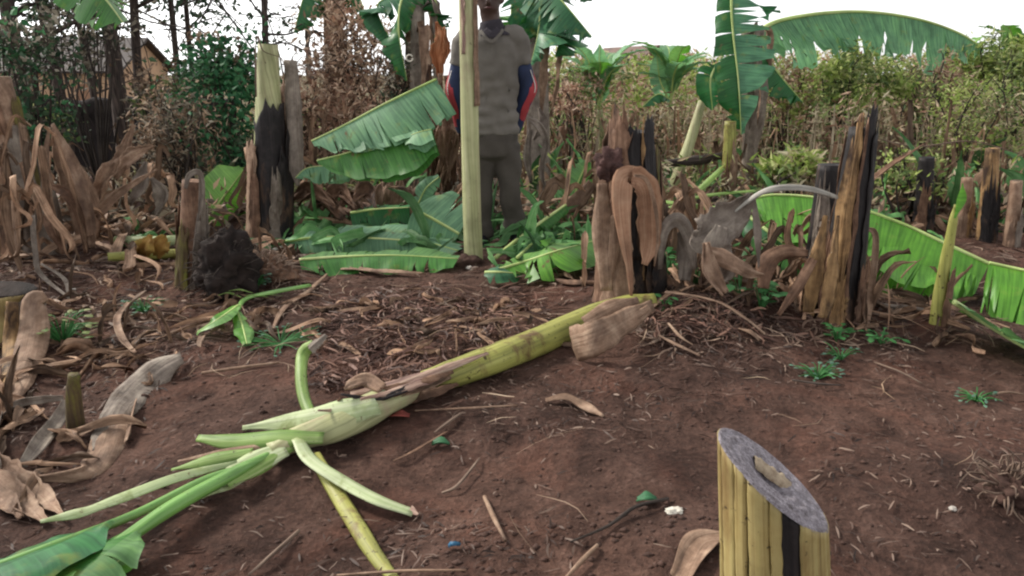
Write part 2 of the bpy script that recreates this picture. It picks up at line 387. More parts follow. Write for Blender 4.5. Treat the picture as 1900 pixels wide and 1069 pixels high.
# ------------------------------------------------------------------ ground
def axis(lo, a, b, hi, step, grow=1.12):
    xs = []; x = a
    while x < b + 1e-6: xs.append(x); x += step
    s = step
    while xs[-1] < hi: s *= grow; xs.append(xs[-1]+s)
    s = step; left = [a]
    while left[-1] > lo: s *= grow; left.append(left[-1]-s)
    return left[:0:-1] + xs
def make_ground():
    xs = axis(-160, -3.6, 3.6, 160, .028); ys = axis(-12, 1.2, 7.0, 300, .028)
    mb = MB(); rows = [[Vector((x, y, hgt(x, y))) for x in xs] for y in ys]
    mb.grid(rows, [[(p.x, p.y) for p in r] for r in rows])
    mb.build('ground', M['soil'], kind='structure', label='dug reddish brown soil of the banana plot')
make_ground()

# ------------------------------------------------------------------ scatter stuff
def scatter_litter(name, label, cat, mat, regions, seed, Lr=(.04, .16), Wr=(.003, .012), lift=.012):
    """regions: (u0,v0,u1,v1,count) picked on the ground; every piece lies at its own place and height"""
    rnd = random.Random(seed); mb = MB()
    for (u0, v0, u1, v1, cnt) in regions:
        A = [flat(u0, v0), flat(u1, v0), flat(u1, v1), flat(u0, v1)]
        for _ in range(cnt):
            s, t = rnd.random(), rnd.random()
            p = A[0].lerp(A[1], s).lerp(A[3].lerp(A[2], s), t)
            if n1(p.x*1.7+seed, p.y*1.7, 4)+.5*n1(p.x*5, p.y*5+seed, 2) < rnd.uniform(-.35, .25): continue
            z = hgt(p.x, p.y)
            a = rnd.uniform(0, 2*pi); L = rnd.uniform(*Lr)*rnd.uniform(.5, 1.3); w = rnd.uniform(*Wr)
            d = Vector((cos(a), sin(a), 0)); c = Vector((-sin(a), cos(a), rnd.uniform(-.9, .9))).normalized()
            bend = rnd.uniform(-.5, .5)*(.35 if Lr[1] < .06 else 1); rows = []
            up0, up1 = rnd.uniform(0, lift), rnd.uniform(0, lift*1.6)
            for k in range(5):
                q = k/4 - .5; pp = p + d*(q*L) + Vector((-d.y, d.x, 0))*(bend*L*(q*q*2))
                zz = hgt(pp.x, pp.y) + up0*(.5-q) + up1*(.5+q) + .002 + lift*.5*(1-4*q*q)*rnd.random()
                ww = w*(1 - 1.7*abs(q)**1.5)
                pp.z = zz; rows.append([pp - c*ww/2, pp + c*ww/2 + Vector((0, 0, w*.2))])
            mb.grid(rows, [[(0, k*.02), (w, k*.02)] for k in range(5)])
    return mb.build(name, mat, kind='stuff', label=label, cat=cat, smooth=False)
scatter_litter('leaf_litter', 'dry brown leaf scraps and twigs strewn over the soil', 'leaf litter', M['litter'],
  [(0, 470, 1900, 560, 1700), (0, 480, 620, 650, 1700),
   (380, 560, 1060, 650, 400), (1240, 560, 1700, 660, 700), (1180, 590, 1350, 680, 500), (-200, 420, 2100, 480, 1200)], 11)
scatter_litter('fine_litter', 'fine brown crumbs of dead leaf on the bare soil', 'leaf litter', M['litter_dark'],
  [(0, 560, 1900, 700, 2600), (0, 700, 1900, 1069, 2200), (560, 700, 1250, 1069, 1000), (0, 560, 560, 800, 900), (1240, 600, 1700, 700, 900)], 14, (.012, .055), (.002, .007), .006)
scatter_litter('red_leaf_litter', 'heap of reddish brown shredded leaf bits beside the fallen trunk', 'leaf litter', M['litter_red'],
  [(610, 560, 1010, 670, 1000), (590, 600, 800, 720, 500), (1190, 560, 1420, 660, 700), (560, 640, 700, 720, 200), (700, 540, 980, 640, 400)], 12, (.015, .16), (.002, .011), .02)
scatter_litter('dry_strands', 'thin pale dry strands lying on the soil', 'dry strands', M['fol_dry'],
  [(0, 480, 600, 700, 260), (600, 500, 1900, 640, 200), (560, 680, 1900, 1069, 60), (1400, 540, 1900, 660, 130), (1180, 560, 1330, 660, 120)], 13, (.08, .24), (.002, .004), .02)
def clods():
    rnd = random.Random(5); mb = MB()
    for (u0, v0, u1, v1, cnt, smax) in [(0, 480, 1900, 700, 1500, .014), (0, 700, 1900, 1069, 1500, .009), (-100, 430, 2000, 480, 500, .02), (700, 940, 1320, 1069, 250, .013),
                                        (780, 470, 900, 500, 120, .03), (0, 480, 500, 760, 500, .02)]:
        A = [flat(u0, v0), flat(u1, v0), flat(u1, v1), flat(u0, v1)]
        for _ in range(cnt):
            s, t = rnd.random(), rnd.random(); p = A[0].lerp(A[1], s).lerp(A[3].lerp(A[2], s), t)
            r = smax*rnd.random()**2 + .002; z = hgt(p.x, p.y); b = len(mb.v)
            for d in ((1, 0, 0), (-1, 0, 0), (0, 1, 0), (0, -1, 0), (0, 0, 1), (0, 0, -1), ):
                mb.vert((p.x+d[0]*r*rnd.uniform(.6, 1.3), p.y+d[1]*r*rnd.uniform(.6, 1.3), z+r*.1+d[2]*r*rnd.uniform(.35, .6)))
            for f in ((0, 2, 4), (2, 1, 4), (1, 3, 4), (3, 0, 4), (2, 0, 5), (1, 2, 5), (3, 1, 5), (0, 3, 5)): mb.face([b+i for i in f])
    mb.build('soil_clods', M['clod'], kind='stuff', label='small crumbs and clods of soil on the dug ground', cat='soil clods')
clods()

# ------------------------------------------------------------------ builders for banana plants
def shell(mb, base, top, rfun, a0, a1, z0, z1, off, flare=0, rag=.1, seed=0, n=24, m=14, bend=0):
    """part of a sheath wrapped round a stem axis from base to top"""
    ax = top-base; rows = []; uvs = []; H = ax.length
    for i in range(n+1):
        t = i/n; row = []; ur = []
        for j in range(m+1):
            q = j/m; a = a0+(a1-a0)*q + .10*n1(t*3+seed, seed*2.1, 0) + .16*n1(t*9+seed, seed*4.1+(7 if q > .5 else 0), 0)*(abs(q-.5)*2)**2
            zt = z0 + (z1-z0)*t*(1 - rag*(.5+n1(q*7+seed*3, seed, 1.7)+.6*n1(q*19+seed*5, seed, 4.1)) - rag*.8*abs(q-.5)*2*abs(q-.5)*2)
            r = rfun(min(max(zt, 0), 1)) + off + flare*t**3*(.6+.4*n1(q*2, seed)) + .006*n1(q*6+seed, zt*8, 2) + .003*n1(q*17+seed, zt*6, 5)
            row.append(base + ax*zt + Vector((cos(a)*r, sin(a)*r, 0)) + Vector((0, 0, bend*t**3))); ur.append((a*r, zt*H))
        rows.append(row); uvs.append(ur)
    mb.grid(rows, uvs)
def stump(name, label, base, top, r0, r1, core, sheaths, group=None, seed=0, tilt=0, cat='banana stump', capmat=None, seg=28, sunk=.08, core_f=1.0):
    """sheaths: (part name, a0, a1 in degrees with -90 facing the camera, z0, z1, off, flare, rag, material)"""
    rt = root(name, base, label, cat, group); b = base - Vector((0, 0, sunk))
    rf = lambda z: r0*(1-z)+r1*z + .25*r0*max(0, .12-z)/.12*.6
    mb = MB(); tube(mb, [b.lerp(top, core_f*i/10) for i in range(11)], [rf(i/10)*.96 for i in range(11)], seg, 24, ridge=.10, seed=seed, capdish=-.35, cap=(False, True))
    if tilt:
        for v in mb.v:
            if v.z > base.z + (top.z-base.z)*.8: v.z += tilt*(v.x-top.x)*((v.z-(base.z+(top.z-base.z)*.8))/((top.z-base.z)*.2))
    mb.build('stem', M[core], rt)
    for k, (pn, a0, a1, z0, z1, off, fl, rag, mt) in enumerate(sheaths):
        mb = MB(); shell(mb, b, top, rf, radians(a0), radians(a1), z0, z1, off, fl, rag, seed*3.7+k*1.9)
        mb.build(pn, M[mt], rt, solid=.003)
    return rt
def leaf_part(rt, pts, wid, mat, ref=UP, n=40, r=(.010, .004), seed=0, t0=.0, ribmat='rib', name='leaf', label=None, **kw):
    """a midrib part with its blade below it"""
    P = spline([Q(p) for p in pts], n); F = frames(P, ref)
    mb = MB(); tube(mb, P, list(r), 7, raw=True, ref=ref, flat=.8)
    st = mb.build(name, M[ribmat], rt, label=label)
    mb = MB(); blade(mb, P, F, wid, t0=t0, seed=seed, **kw)
    mb.build('blade', M[mat], st)
    return st
def lone_leaf(name, label, pts, wid, mat, ref=UP, n=40, r=(.010, .004), seed=0, t0=0., ribmat='rib', group=None, cat='banana leaf', **kw):
    pp = [Q(p) for p in pts]; rt = root(name, min(pp, key=lambda p: p.z), label, cat, group)
    P = spline(pp, n); F = frames(P, ref)
    mb = MB(); tube(mb, P, list(r), 7, raw=True, ref=ref, flat=.8); mb.build('midrib', M[ribmat], rt)
    mb = MB(); blade(mb, P, F, wid, t0=t0, seed=seed, **kw); mb.build('blade', M[mat], rt)
    return rt
def ribthing(name, label, cat, mat, ribs, group=None, solid=.002):
    """one mesh made of curled strips"""
    mb = MB()
    for i, rb in enumerate(ribs):
        kw = dict(rb[2]) if len(rb) > 2 else {}
        ribbon(mb, [Q(p) for p in rb[0]], rb[1], seed=kw.pop('seed', i*3.1+len(label)), **kw)
    return mb.build(name, M[mat], label=label, cat=cat, group=group, solid=solid)
OVAL = [.25, .7, .92, 1, 1, .95, .8, .5, .12]
def oval(w): return [w*k for k in OVAL]

# ------------------------------------------------------------------ foreground cut stump
def fg_stump():
    yc = 1.28; PL = D(1341, 822, yc); PR = D(1538, 962, yc)
    cx = (PL.x+PR.x)/2; R = (PR.x-PL.x)/2; zc = (PL.z+PR.z)/2; k = (PR.z-PL.z)/(PR.x-PL.x)
    c = Vector((cx, yc+.02, hgt(cx, yc)-.05))
    rt = root('banana_stump', Vector((cx, yc+.02, hgt(cx, yc))), 'yellow banana stump with a slanting purplish grey cut top in the near foreground', 'banana stump')
    topz = lambda x, y: zc + k*(x-cx) + .17*(y-yc-.02) - .004
    def wall(a0, a1, r, name, mat, m, drop=0, wob=.0015, lab=None):
        mb = MB(); rows = []; uvs = []; n = 26
        for i in range(n+1):
            t = i/n; row = []; ur = []
            for j in range(m+1):
                a = a0 + (a1-a0)*j/m; edge = min(j, m-j)
                aa = a + (.035*n1(t*5, a0*9, 3) + .03*n1(t*17, a0*5+j, 6))*(1 if edge < 2 else .2)
                rr = (r + wob*n1(a*6, t*3, r*90))*(1+.03*(1-t)) - (.004 if edge == 0 else 0)
                x, y = c.x+cos(aa)*rr, c.y+sin(aa)*rr
                zt = topz(x, y) - drop - .002
                row.append(Vector((x + .050*(1-t), y, c.z+(zt-c.z)*t))); ur.append((a*r, (zt-c.z)*t))
            rows.append(row); uvs.append(ur)
        mb.grid(rows, uvs); return mb.build(name, M[mat], rt, solid=.003, label=lab)
    wall(0, 2*pi, R*.93, 'stem', 'char_and_shade', 60, .002)
    rad = radians
    for (a0, a1, r) in [(-176, -152, .99), (-151, -136, .998), (-135.5, -112, .993), (-111, -99, .985), (-79, -34, 1.0), (-35, 8, .995), (10, 70, 1.0), (72, 130, .99), (132, 182, 1.0)]:
        wall(rad(a0), rad(a1), R*r, 'leaf_sheath', 'stem_yellow', 9)
    # the cut face: overlapping sheath rings, a hollow near the heart and a fibrous pale heart standing in it
    s = NT('cut_face'); ob = s.coord('Object', (1, 1, 1)); f = s.noise(ob, 55, 6, .7); g = s.noise(ob, 220, 4, .7)
    vo = s.new('TexVoronoi', Scale=260.0); s.l(ob, vo.inputs['Vector'])
    col = s.ramp(f, [(.07, .055, .055), (.16, .14, .155), (.25, .225, .25), (.34, .31, .32)], .3, .72); col = s.mix(.5, col, s.ramp(vo.outputs['Distance'], [(.35, .33, .36), (1.2, 1.2, 1.2)], .05, .5), 'MULTIPLY')
    col = s.mix(.5, col, s.ramp(g, [(.5, .5, .5), (1, 1, 1), (1.6, 1.6, 1.6)], .3, .7), 'MULTIPLY')
    mt = s.finish(col, .7, s.math('ADD', f, g), .003, .8, 0, .3)
    mb = MB(); rows = []; uvs = []
    for i in range(25):
        q = i/24; row = []; ur = []
        for j in range(72):
            a = 2*pi*j/72; rr = R*1.015*q*(1+.012*n1(cos(a)*3, sin(a)*3, 8))
            x, y = c.x+cos(a)*rr, c.y+sin(a)*rr
            dx, dy = (x-c.x+.004)/(R*.36), (y-c.y+.002)/(R*.30); d2 = dx*dx+dy*dy
            z = topz(x, y) - .034*math.exp(-d2*1.6) + .0010*n1(x*60, y*60) + .0015*sin(q*34+2*n1(cos(a), sin(a))) - (.004 if q > .97 else 0)
            row.append(Vector((x, y, z)))
        for j in range(73): ur.append((cos(2*pi*j/72)*q, sin(2*pi*j/72)*q))
        rows.append(row); uvs.append(ur)
    mb.grid(rows, uvs, wrap=True); mb.build('cut_face', mt, rt)
    M['core'] = plain('core', (.34, .27, .19), .75, .3, 60, .8, .003, (.17, .11, .07))
    mb = MB(); hx, hy = c.x+.004, c.y+.022
    rows = []; uvs = []
    for i in range(17):
        t = i/16; xx = hx-.033+.072*t; w = .013*sin(pi*min(1, t*.9+.1))**.6+.002; row = []; ur = []
        for j in range(11):
            a = pi*j/10; yy = hy + cos(a)*w
            row.append(Vector((xx, yy, topz(xx, yy) - .012 + sin(a)*(.018+.010*n1(t*6, a*2)) + .003*n1(t*14, a*5, 2)))); ur.append((yy, xx))
        rows.append(row); uvs.append(ur)
    mb.grid(rows, uvs); mb.build('heart', M['core'], rt)
fg_stump()
ribthing('dry_sheath', 'pinkish brown dry sheath lying at the foot of the yellow stump in the foreground', 'dry sheath', 'tan',
   [([(1262, 1075), (1300, 1010), (1345, 1000)], [.05, .085, .06], dict(curl=1.3, wr=.008))])

# ------------------------------------------------------------------ the fallen banana trunk across the plot
def fallen():
    rt = root('felled_banana_plant', G(900, 665), 'long felled yellow green banana trunk lying across the soil with torn sheaths and leaf stalks', 'felled banana plant')
    mb = MB()
    P = [G(1215, 556, .045), G(1150, 570, .05), G(1080, 598, .052), G(1000, 633, .052), G(920, 665, .054), G(850, 690, .052), G(790, 708, .045)]
    tube(mb, P, [.034, .050, .062, .063, .063, .060, .055, .045], 26, 44, ridge=.06, lump=.05, seed=2, flat=.9); mb.build('stem', M['stem_green'], rt)
    mb = MB()
    P = [G(790, 712, .04), G(730, 738, .045), G(670, 768, .05), G(620, 792, .05), G(560, 812, .045), G(500, 838, .04)]
    tube(mb, P, [.036, .056, .062, .056, .046, .032], 22, 30, ridge=.10, lump=.08, seed=4, flat=.8); mb.build('stem', M['stem_pale'], rt, label='pale broken upper length of the trunk')
    def sh(mat, pts, wid, nm='torn_sheath', lab=None, **kw):
        kw.setdefault('ref', Vector((0, -.75, 1))); mb = MB(); ribbon(mb, [G(*p) for p in pts], [w*1.35 for w in wid], **kw)
        mb.build(nm, M[mat], rt, solid=.004, label=lab)
    # pinkish torn layers where the trunk has split
    sh('pink_torn', [(905, 655, .115), (840, 678, .115), (780, 700, .10), (720, 718, .09), (650, 730, .08)], [.008, .025, .038, .036, .012], curl=-1.4, wr=.006, rag=.3, seed=3)
    sh('tan', [(835, 700, .08), (790, 716, .07), (740, 728, .07), (690, 738, .06)], [.01, .032, .036, .012], curl=1.4, wr=.01, rag=.4, seed=5)
    sh('brown', [(850, 712, .04), (800, 728, .04), (760, 738, .03), (690, 746, .04)], [.01, .03, .035, .01], curl=-.8, wr=.01, rag=.4, seed=6)
    sh('tan', [(710, 722, .10), (680, 706, .11), (655, 712, .12), (640, 722, .11)], [.03, .04, .03, .01], curl=.8, wr=.01, seed=7)
    for k, (mt, w) in enumerate([('brown', .02), ('pink_torn', .022), ('char_and_shade', .018), ('tan', .014), ('brown', .016), ('pink_torn', .012), ('char_and_shade', .012)]):  # the black strips are painted shadow inside the split, the others torn layers
        u0 = 800-k*14; sh(mt, [(u0+40, 690+k*5, .10-k*.006), (u0, 702+k*6, .115-k*.008), (u0-60-k*6, 716+k*6+(k % 3)*6, .10-k*.006), (u0-95-(k % 3)*22, 722+k*5+(k % 2)*14, .10+(k % 3)*.02)], [w*.4, w, w*.8, .003], curl=-.8, wr=.008, rag=.5, seed=40+k)
    sh('sheath_white', [(700, 748, .09), (640, 762, .10), (560, 778, .08), (450, 794, .05)], [.06, .075, .055, .012], curl=-1.0, wr=.005, seed=8)
    # stalks that fan out of the broken end
    sh('sheath_lime', [(600, 812, .07), (520, 812, .07), (430, 818, .05), (366, 812, .04)], [.03, .045, .04, .018], curl=-1.0, wr=.003, seed=9)
    sh('sheath_white', [(530, 832, .05), (470, 860, .05), (420, 890, .035), (372, 924, .02)], [.04, .062, .05, .008], curl=-.4, wr=.003, seed=10)
    sh('sheath_lime', [(540, 826, .05), (480, 862, .055), (420, 898, .04)], [.03, .045, .02], curl=-1.5, seed=12)
    sh('sheath_lime', [(470, 838, .05), (400, 852, .04), (318, 872, .02)], [.02, .035, .005], curl=-.8, seed=14)
    sh('tan', [(500, 826, .05), (420, 838, .04), (330, 856, .02)], [.012, .016, .004], curl=-.8, seed=15)
    # upright pale stalk end with a frayed brown tip
    sh('sheath_lime', [(583, 790, .05), (562, 740, .09), (556, 690, .13), (562, 655, .17), (580, 640, .20)], [.034, .036, .036, .040, .030], nm='stalk', curl=-2.2, ref=Vector((0, -1, .3)), seed=17)
    sh('greydry', [(574, 648, .19), (588, 636, .21), (604, 622, .23)], [.030, .028, .012], nm='stalk_tip', curl=-1.5, wr=.008, rag=.5, seed=18)
    sh('brown', [(578, 650, .18), (596, 642, .19), (606, 632, .20)], [.012, .010, .004], nm='stalk_tip', curl=-1.0, wr=.005, seed=19)
    # two strips falling forward
    sh('sheath_white', [(552, 812, .07), (575, 850, .06), (640, 893, .05), (700, 925, .04), (768, 950, .015)], [.028, .034, .036, .034, .026], nm='stalk', curl=-1.0, ref=UP, seed=20)
    sh('pink_torn', [(760, 946, .02), (776, 955, .012)], [.02, .006], nm='stalk_tip', curl=.5, seed=21)
    sh('stem_green', [(582, 842, .04), (625, 915, .03), (668, 985, .02), (700, 1035, .015), (735, 1078, .01)], [.030, .036, .036, .030, .018], nm='stalk', curl=-1.7, seed=22)
    # long leaf stalks running to the lower left corner
    mb = MB(); tube(mb, [G(500, 842, .045), G(430, 880, .05), G(330, 935, .055), G(240, 995, .06), G(120, 1085, .07)], [.012, .022, .023, .020, .018], 14, 30, flat=.8, ridge=.05, seed=1)
    s1 = mb.build('leaf_stalk', M['petiole'], rt)
    mb = MB(); tube(mb, [G(470, 860, .03), G(380, 892, .035), G(250, 955, .05), G(120, 1005, .07), G(-30, 1060, .09)], [.010, .016, .014, .013, .012], 12, 30, flat=.8, seed=5)
    s2 = mb.build('leaf_stalk', M['petiole'], rt)
    sh('sheath_white', [(440, 858, .05), (330, 885, .06), (220, 925, .08), (150, 950, .09), (75, 968, .10)], [.01, .022, .024, .022, .006], nm='leaf_stalk', curl=-.8, seed=23)
    # the blades they carry
    P = spline([G(205, 965, .075), G(120, 1005, .08), G(20, 1045, .09), G(-120, 1105, .10)], 24)
    F = frames(P, UP); mb = MB(); blade(mb, P, F, [.02, .12, .16, .20], fold=(-.1, .35), droop=.5, tears=0, seed=3, wave=.03); mb.build('blade', M['leaf_dark'], s2)
    P = spline([G(265, 975, .07), G(210, 1015, .08), G(120, 1085, .08), G(20, 1160, .08)], 24)
    F = frames(P, UP); mb = MB(); blade(mb, P, F, [.01, .08, .15, .20], fold=(.0, .0), droop=.45, tears=2, seed=8, wave=.03); mb.build('blade', M['leaf'], s1)
fallen()
lone_leaf('yellow_leaf_scrap', 'yellow edged green leaf scrap poking out under the leaf stalks in the near left corner', [(180, 1075), (215, 1045), (245, 1025)], oval(.05), 'leaf_bright', r=(.003, .002), tears=0, cat='leaf scrap', seed=4)
ribthing('dry_sheath', 'wide pale brown dry sheath flap fanning from the raised end of the felled trunk', 'dry sheath', 'tan',
   [([G(1212, 566, .10), G(1160, 596, .13), G(1110, 625, .12), G(1062, 640, .06)], [.05, .10, .13, .15], dict(curl=-.5, wr=.006, rag=.1, ref=Vector((.3, -1, .5)))),
    ([G(1185, 556, .14), G(1135, 574, .16), G(1085, 600, .13)], [.03, .09, .06], dict(curl=-.9, wr=.004, ref=Vector((.2, -1, .7)))),
    ([G(1205, 570, .12), G(1150, 606, .11), G(1090, 650, .03)], [.03, .045, .02], dict(curl=-1.6, wr=.003, ref=Vector((.2, -1, .5))))])
# ------------------------------------------------------------------ upright stumps
b = G(500, 432); yB = b.y
stump('banana_stump', 'banana stump with pale yellow top above burnt black sheaths left of the folded leaf', b, D(497, 82, yB), .13, .062, 'stem_pale',
  [('leaf_sheath', -135, -5, 0, .78, .018, .0, .12, 'char_and_shade'), ('leaf_sheath', -190, -110, 0, .58, .03, .02, .1, 'tan'), ('leaf_sheath', 100, 190, 0, .62, .02, .0, .1, 'char_and_shade'),
   ('leaf_sheath', -50, 30, 0, .62, .03, .03, .25, 'char_and_shade'), ('leaf_sheath', 10, 90, 0, .85, .02, .03, .1, 'brown'),
   ('leaf_sheath', -75, -50, 0, .5, .035, .02, .3, 'greydry'), ('leaf_sheath', -125, -98, 0, .5, .04, .02, .3, 'brown')], seed=3)
ribthing('dry_sheath', 'grey brown dry sheath standing against the right side of the yellow topped stump', 'dry sheath', 'greydry',
  [([(552, 345, yB-.05), (548, 300, yB-.05), (543, 200, yB), (538, 112, yB+.02)], [.03, .12, .12, .09], dict(curl=-1.6, ref=Vector((0, -1, 0)), rag=.15, wr=.01))])
ribthing('burnt_stalk', 'thin dark hooked twig hanging over the top of the yellow topped stump', 'twig', 'twig',
  [([(476, 180, yB-.12), (476, 70, yB-.1), (488, 95, yB-.12), (520, 108, yB-.1), (530, 130, yB-.1)], [.02, .02, .015, .012, .01], dict(curl=2))])
b = G(1168, 545); yC = b.y
stump('banana_stump', 'thick dark stump wrapped in brown dry sheaths, right of the standing man', b, D(1172, 205, yC), .15, .10, 'char_and_shade',
  [('leaf_sheath', -185, -140, 0, .86, .02, .02, .2, 'brown'), ('leaf_sheath', -152, -108, .25, 1.10, .016, .0, .14, 'brown'), ('leaf_sheath', -135, -100, .3, 1.0, .026, .0, .12, 'brown'), ('leaf_sheath', -112, -76, .3, .96, .010, .0, .08, 'char_and_shade'),
   ('leaf_sheath', -75, -71, .2, .98, .020, .0, .02, 'straw'), ('leaf_sheath', -70, -34, 0, 1.0, .012, .0, .04, 'char_and_shade'), ('leaf_sheath', -34, -8, 0, .92, .014, .0, .12, 'mossy'), ('leaf_sheath', -15, 40, 0, .8, .02, .01, .1, 'brown'),
   ('leaf_sheath', 60, 170, 0, .98, .02, .0, .12, 'brown'), ('leaf_sheath', -140, -95, 0, .55, .04, .02, .25, 'tan'), ('leaf_sheath', -60, -20, 0, .45, .03, .01, .3, 'char_and_shade')], core_f=.90, seed=5)
yf = yC-.20
ribthing('dry_sheath', 'broad brown dry sheath folded over in an arch in front of the thick dark stump', 'dry sheath', 'tan_orange',
  [([(1172, 556, yf-.12), (1168, 500, yf-.09), (1158, 430, yf-.06), (1153, 370, yf-.04), (1156, 336, yf-.02), (1166, 327, yf+.03), (1176, 332, yf+.08)], [.010, .030, .062, .085, .095, .095, .09], dict(curl=-.45, ref=Vector((-.1, -1, 0)), wr=.005, rag=.12)),
   ([(1172, 328, yf+.02), (1188, 331, yf+.02), (1202, 350, yf+.01), (1206, 400, yf+.03), (1206, 455, yf+.03), (1196, 492, yf-.01)], [.09, .10, .11, .115, .095, .03], dict(curl=1.0, ref=Vector((-.25, -1, 0)), wr=.008, rag=.3))])
ribthing('dry_strip', 'pale stiff rim strip curving down the right edge of the folded brown sheath', 'dry strip', 'tan',
  [([(1176, 325, yf-.04), (1200, 334, yf-.06), (1216, 385, yf-.05), (1221, 440, yf-.04), (1214, 494, yf-.05)], [.012, .018, .018, .014, .008], dict(curl=1.5, ref=Vector((-.3, -1, 0)), wr=.003))])
ribthing('dry_sheath', 'long brown dry sheath hanging down the left face of the thick dark stump', 'dry sheath', 'tan',
  [([(1118, 340, yf+.05), (1120, 430, yf+.03), (1126, 540, yf-.04)], [.05, .11, .06], dict(curl=-1.4, ref=Vector((0, -1, 0)), wr=.01)),
   ([(1140, 400, yf), (1138, 470, yf), (1128, 535, yf-.03)], [.03, .05, .02], dict(curl=-1.5, ref=Vector((0, -1, 0)), wr=.006))])
b = G(1545, 590); yD = b.y
stump('banana_stump', 'tall leaning stump with gold straw sheaths and a burnt black right side', b, D(1600, 205, yD), .085, .042, 'char_and_shade',
  [('leaf_sheath', -90, -20, 0, 1.04, .016, .0, .05, 'char_and_shade'), ('leaf_sheath', -62, 15, .05, .97, .026, .0, .08, 'char_and_shade'), ('leaf_sheath', -150, -98, 0, .93, .014, .0, .10, 'straw'), ('leaf_sheath', -96, -86, .1, .98, .022, .0, .03, 'brown'),
   ('leaf_sheath', -125, -100, 0, 1.0, .022, .0, .08, 'straw'), ('leaf_sheath', 150, 200, 0, .5, .03, .03, .3, 'straw'), ('leaf_sheath', 30, 120, 0, 1.0, .02, .0, .08, 'brown'), ('leaf_sheath', -150, -120, 0, .55, .035, .03, .3, 'brown'),
   ('leaf_sheath', -118, -92, 0, .34, .05, .02, .4, 'straw'), ('leaf_sheath', -70, -40, 0, .4, .035, .02, .4, 'brown')], core_f=.93, seed=7)
ribthing('dry_sheath', 'ragged straw coloured sheaths clinging to the left foot of the leaning gold stump', 'dry sheath', 'straw',
  [([(1500, 580, yD-.12), (1514, 500, yD-.12), (1532, 400, yD-.06)], [.05, .085, .02], dict(curl=-1.2, ref=Vector((0, -1, 0)), rag=.3, wr=.012)),
   ([(1530, 590, yD-.2), (1542, 520, yD-.18), (1556, 400, yD-.12)], [.05, .06, .012], dict(curl=-1.2, ref=Vector((0, -1, 0)), rag=.3, wr=.012))])
b = G(1537, 560); b.y += .12
stump('banana_stump', 'short black stump with a pinkish ragged top behind the leaning gold stump', b, D(1541, 305, b.y), .09, .055, 'char_and_shade',
  [('leaf_sheath', -150, -100, .2, 1.05, .012, .0, .4, 'greydry'), ('leaf_sheath', -60, 0, .5, 1.08, .012, .02, .4, 'tan')], seed=9)
ribthing('fallen_leaf_stalk', 'pale grey leaf stalk arching out of the gold stump down to the crumpled leaf', 'leaf stalk', 'greypet',
  [([(1552, 362, yD-.05), (1500, 345, yD-.12), (1440, 344, yD-.18), (1400, 360, yD-.15), (1362, 392, yD-.1)], [.05, .065, .065, .055, .03], dict(curl=-3.6))])
# crumpled dry leaf hanging from it and the pile under it
ribthing('crumpled_dry_leaf', 'crumpled grey brown dry banana leaf hung on the pale arching stalk', 'dry leaf', 'greydry',
  [([(1395, 365, yD-.12), (1350, 410, yD-.12), (1300, 440, yD-.15), (1284, 436, yD-.15)], [.05, .17, .16, .04], dict(curl=1.0, wr=.03, rag=.3, ref=Vector((.2, -1, .5)))),
   ([(1340, 420, yD-.18), (1330, 460, yD-.2), (1350, 500, yD-.2), (1330, 530, yD-.2)], [.06, .12, .08, .02], dict(curl=.8, wr=.02, ref=Vector((0, -1, .3)))),
   ([(1398, 370, yD-.1), (1405, 430, yD-.14), (1408, 500, yD-.15)], [.02, .035, .008], dict(curl=1.2, ref=Vector((0, -1, 0))))])
ribthing('dry_leaf', 'creased yellowish brown dry leaf folded under the crumpled grey leaf', 'dry leaf', 'tan',
  [([(1312, 462, yD-.3), (1345, 478, yD-.3), (1385, 500, yD-.28), (1412, 512, yD-.25)], [.03, .08, .07, .02], dict(curl=-1.2, wr=.02, ref=Vector((0, -1, .6)))),
   ([(1310, 450, yD-.32), (1318, 500, yD-.34), (1345, 545, yD-.36)], [.03, .07, .04], dict(curl=1.2, wr=.02, ref=Vector((0, -1, .3))))])
ribthing('dry_leaf', 'dark brown dry leaf arched like a hoop right of the thick dark stump', 'dry leaf', 'greydry',
  [([(1225, 500, yf), (1232, 430, yf+.02), (1258, 408, yf+.04), (1280, 440, yf+.03), (1288, 500, yf)], [.02, .05, .07, .06, .03], dict(curl=-1.1, wr=.01, ref=Vector((0, -1, .2)))),
   ([(1262, 430, yf+.1), (1275, 470, yf+.1), (1270, 520, yf+.05)], [.03, .1, .06], dict(curl=-1.1, wr=.015, ref=Vector((0, -1, .2))))])
ribthing('dry_leaf', 'reddish brown curled dry leaf at the left foot of the leaning gold stump', 'dry leaf', 'brown',
  [([(1500, 470, yD-.1), (1455, 468, yD-.12), (1425, 490, yD-.15), (1418, 535, yD-.18)], [.03, .07, .09, .05], dict(curl=-1.3, wr=.015, ref=Vector((0, -1, .3)))),
   ([(1510, 480, yD-.15), (1482, 530, yD-.2), (1445, 585, yD-.25)], [.04, .05, .02], dict(curl=-1.3, wr=.01, ref=Vector((0, -1, .3))))])
ribthing('dry_leaf', 'thin bent dry stalk leaf drooping right of the leaning gold stump', 'dry leaf', 'tan',
  [([G(1607, 622), D(1612, 560, 3.42), D(1622, 480, 3.44), D(1622, 432, 3.45), D(1600, 424, 3.46)], [.03, .04, .035, .03, .012], dict(curl=1.8, ref=Vector((0, -1, 0)))),
   ([G(1608, 620), D(1600, 560, 3.42), D(1602, 520, 3.43)], [.03, .035, .012], dict(curl=1.5, ref=Vector((0, -1, 0))))])
b = G(1738, 612)
r1_ = root('banana_sprout', b, 'slim cut sprout with yellow green stem and green tip before the big fallen leaf', 'banana sprout')
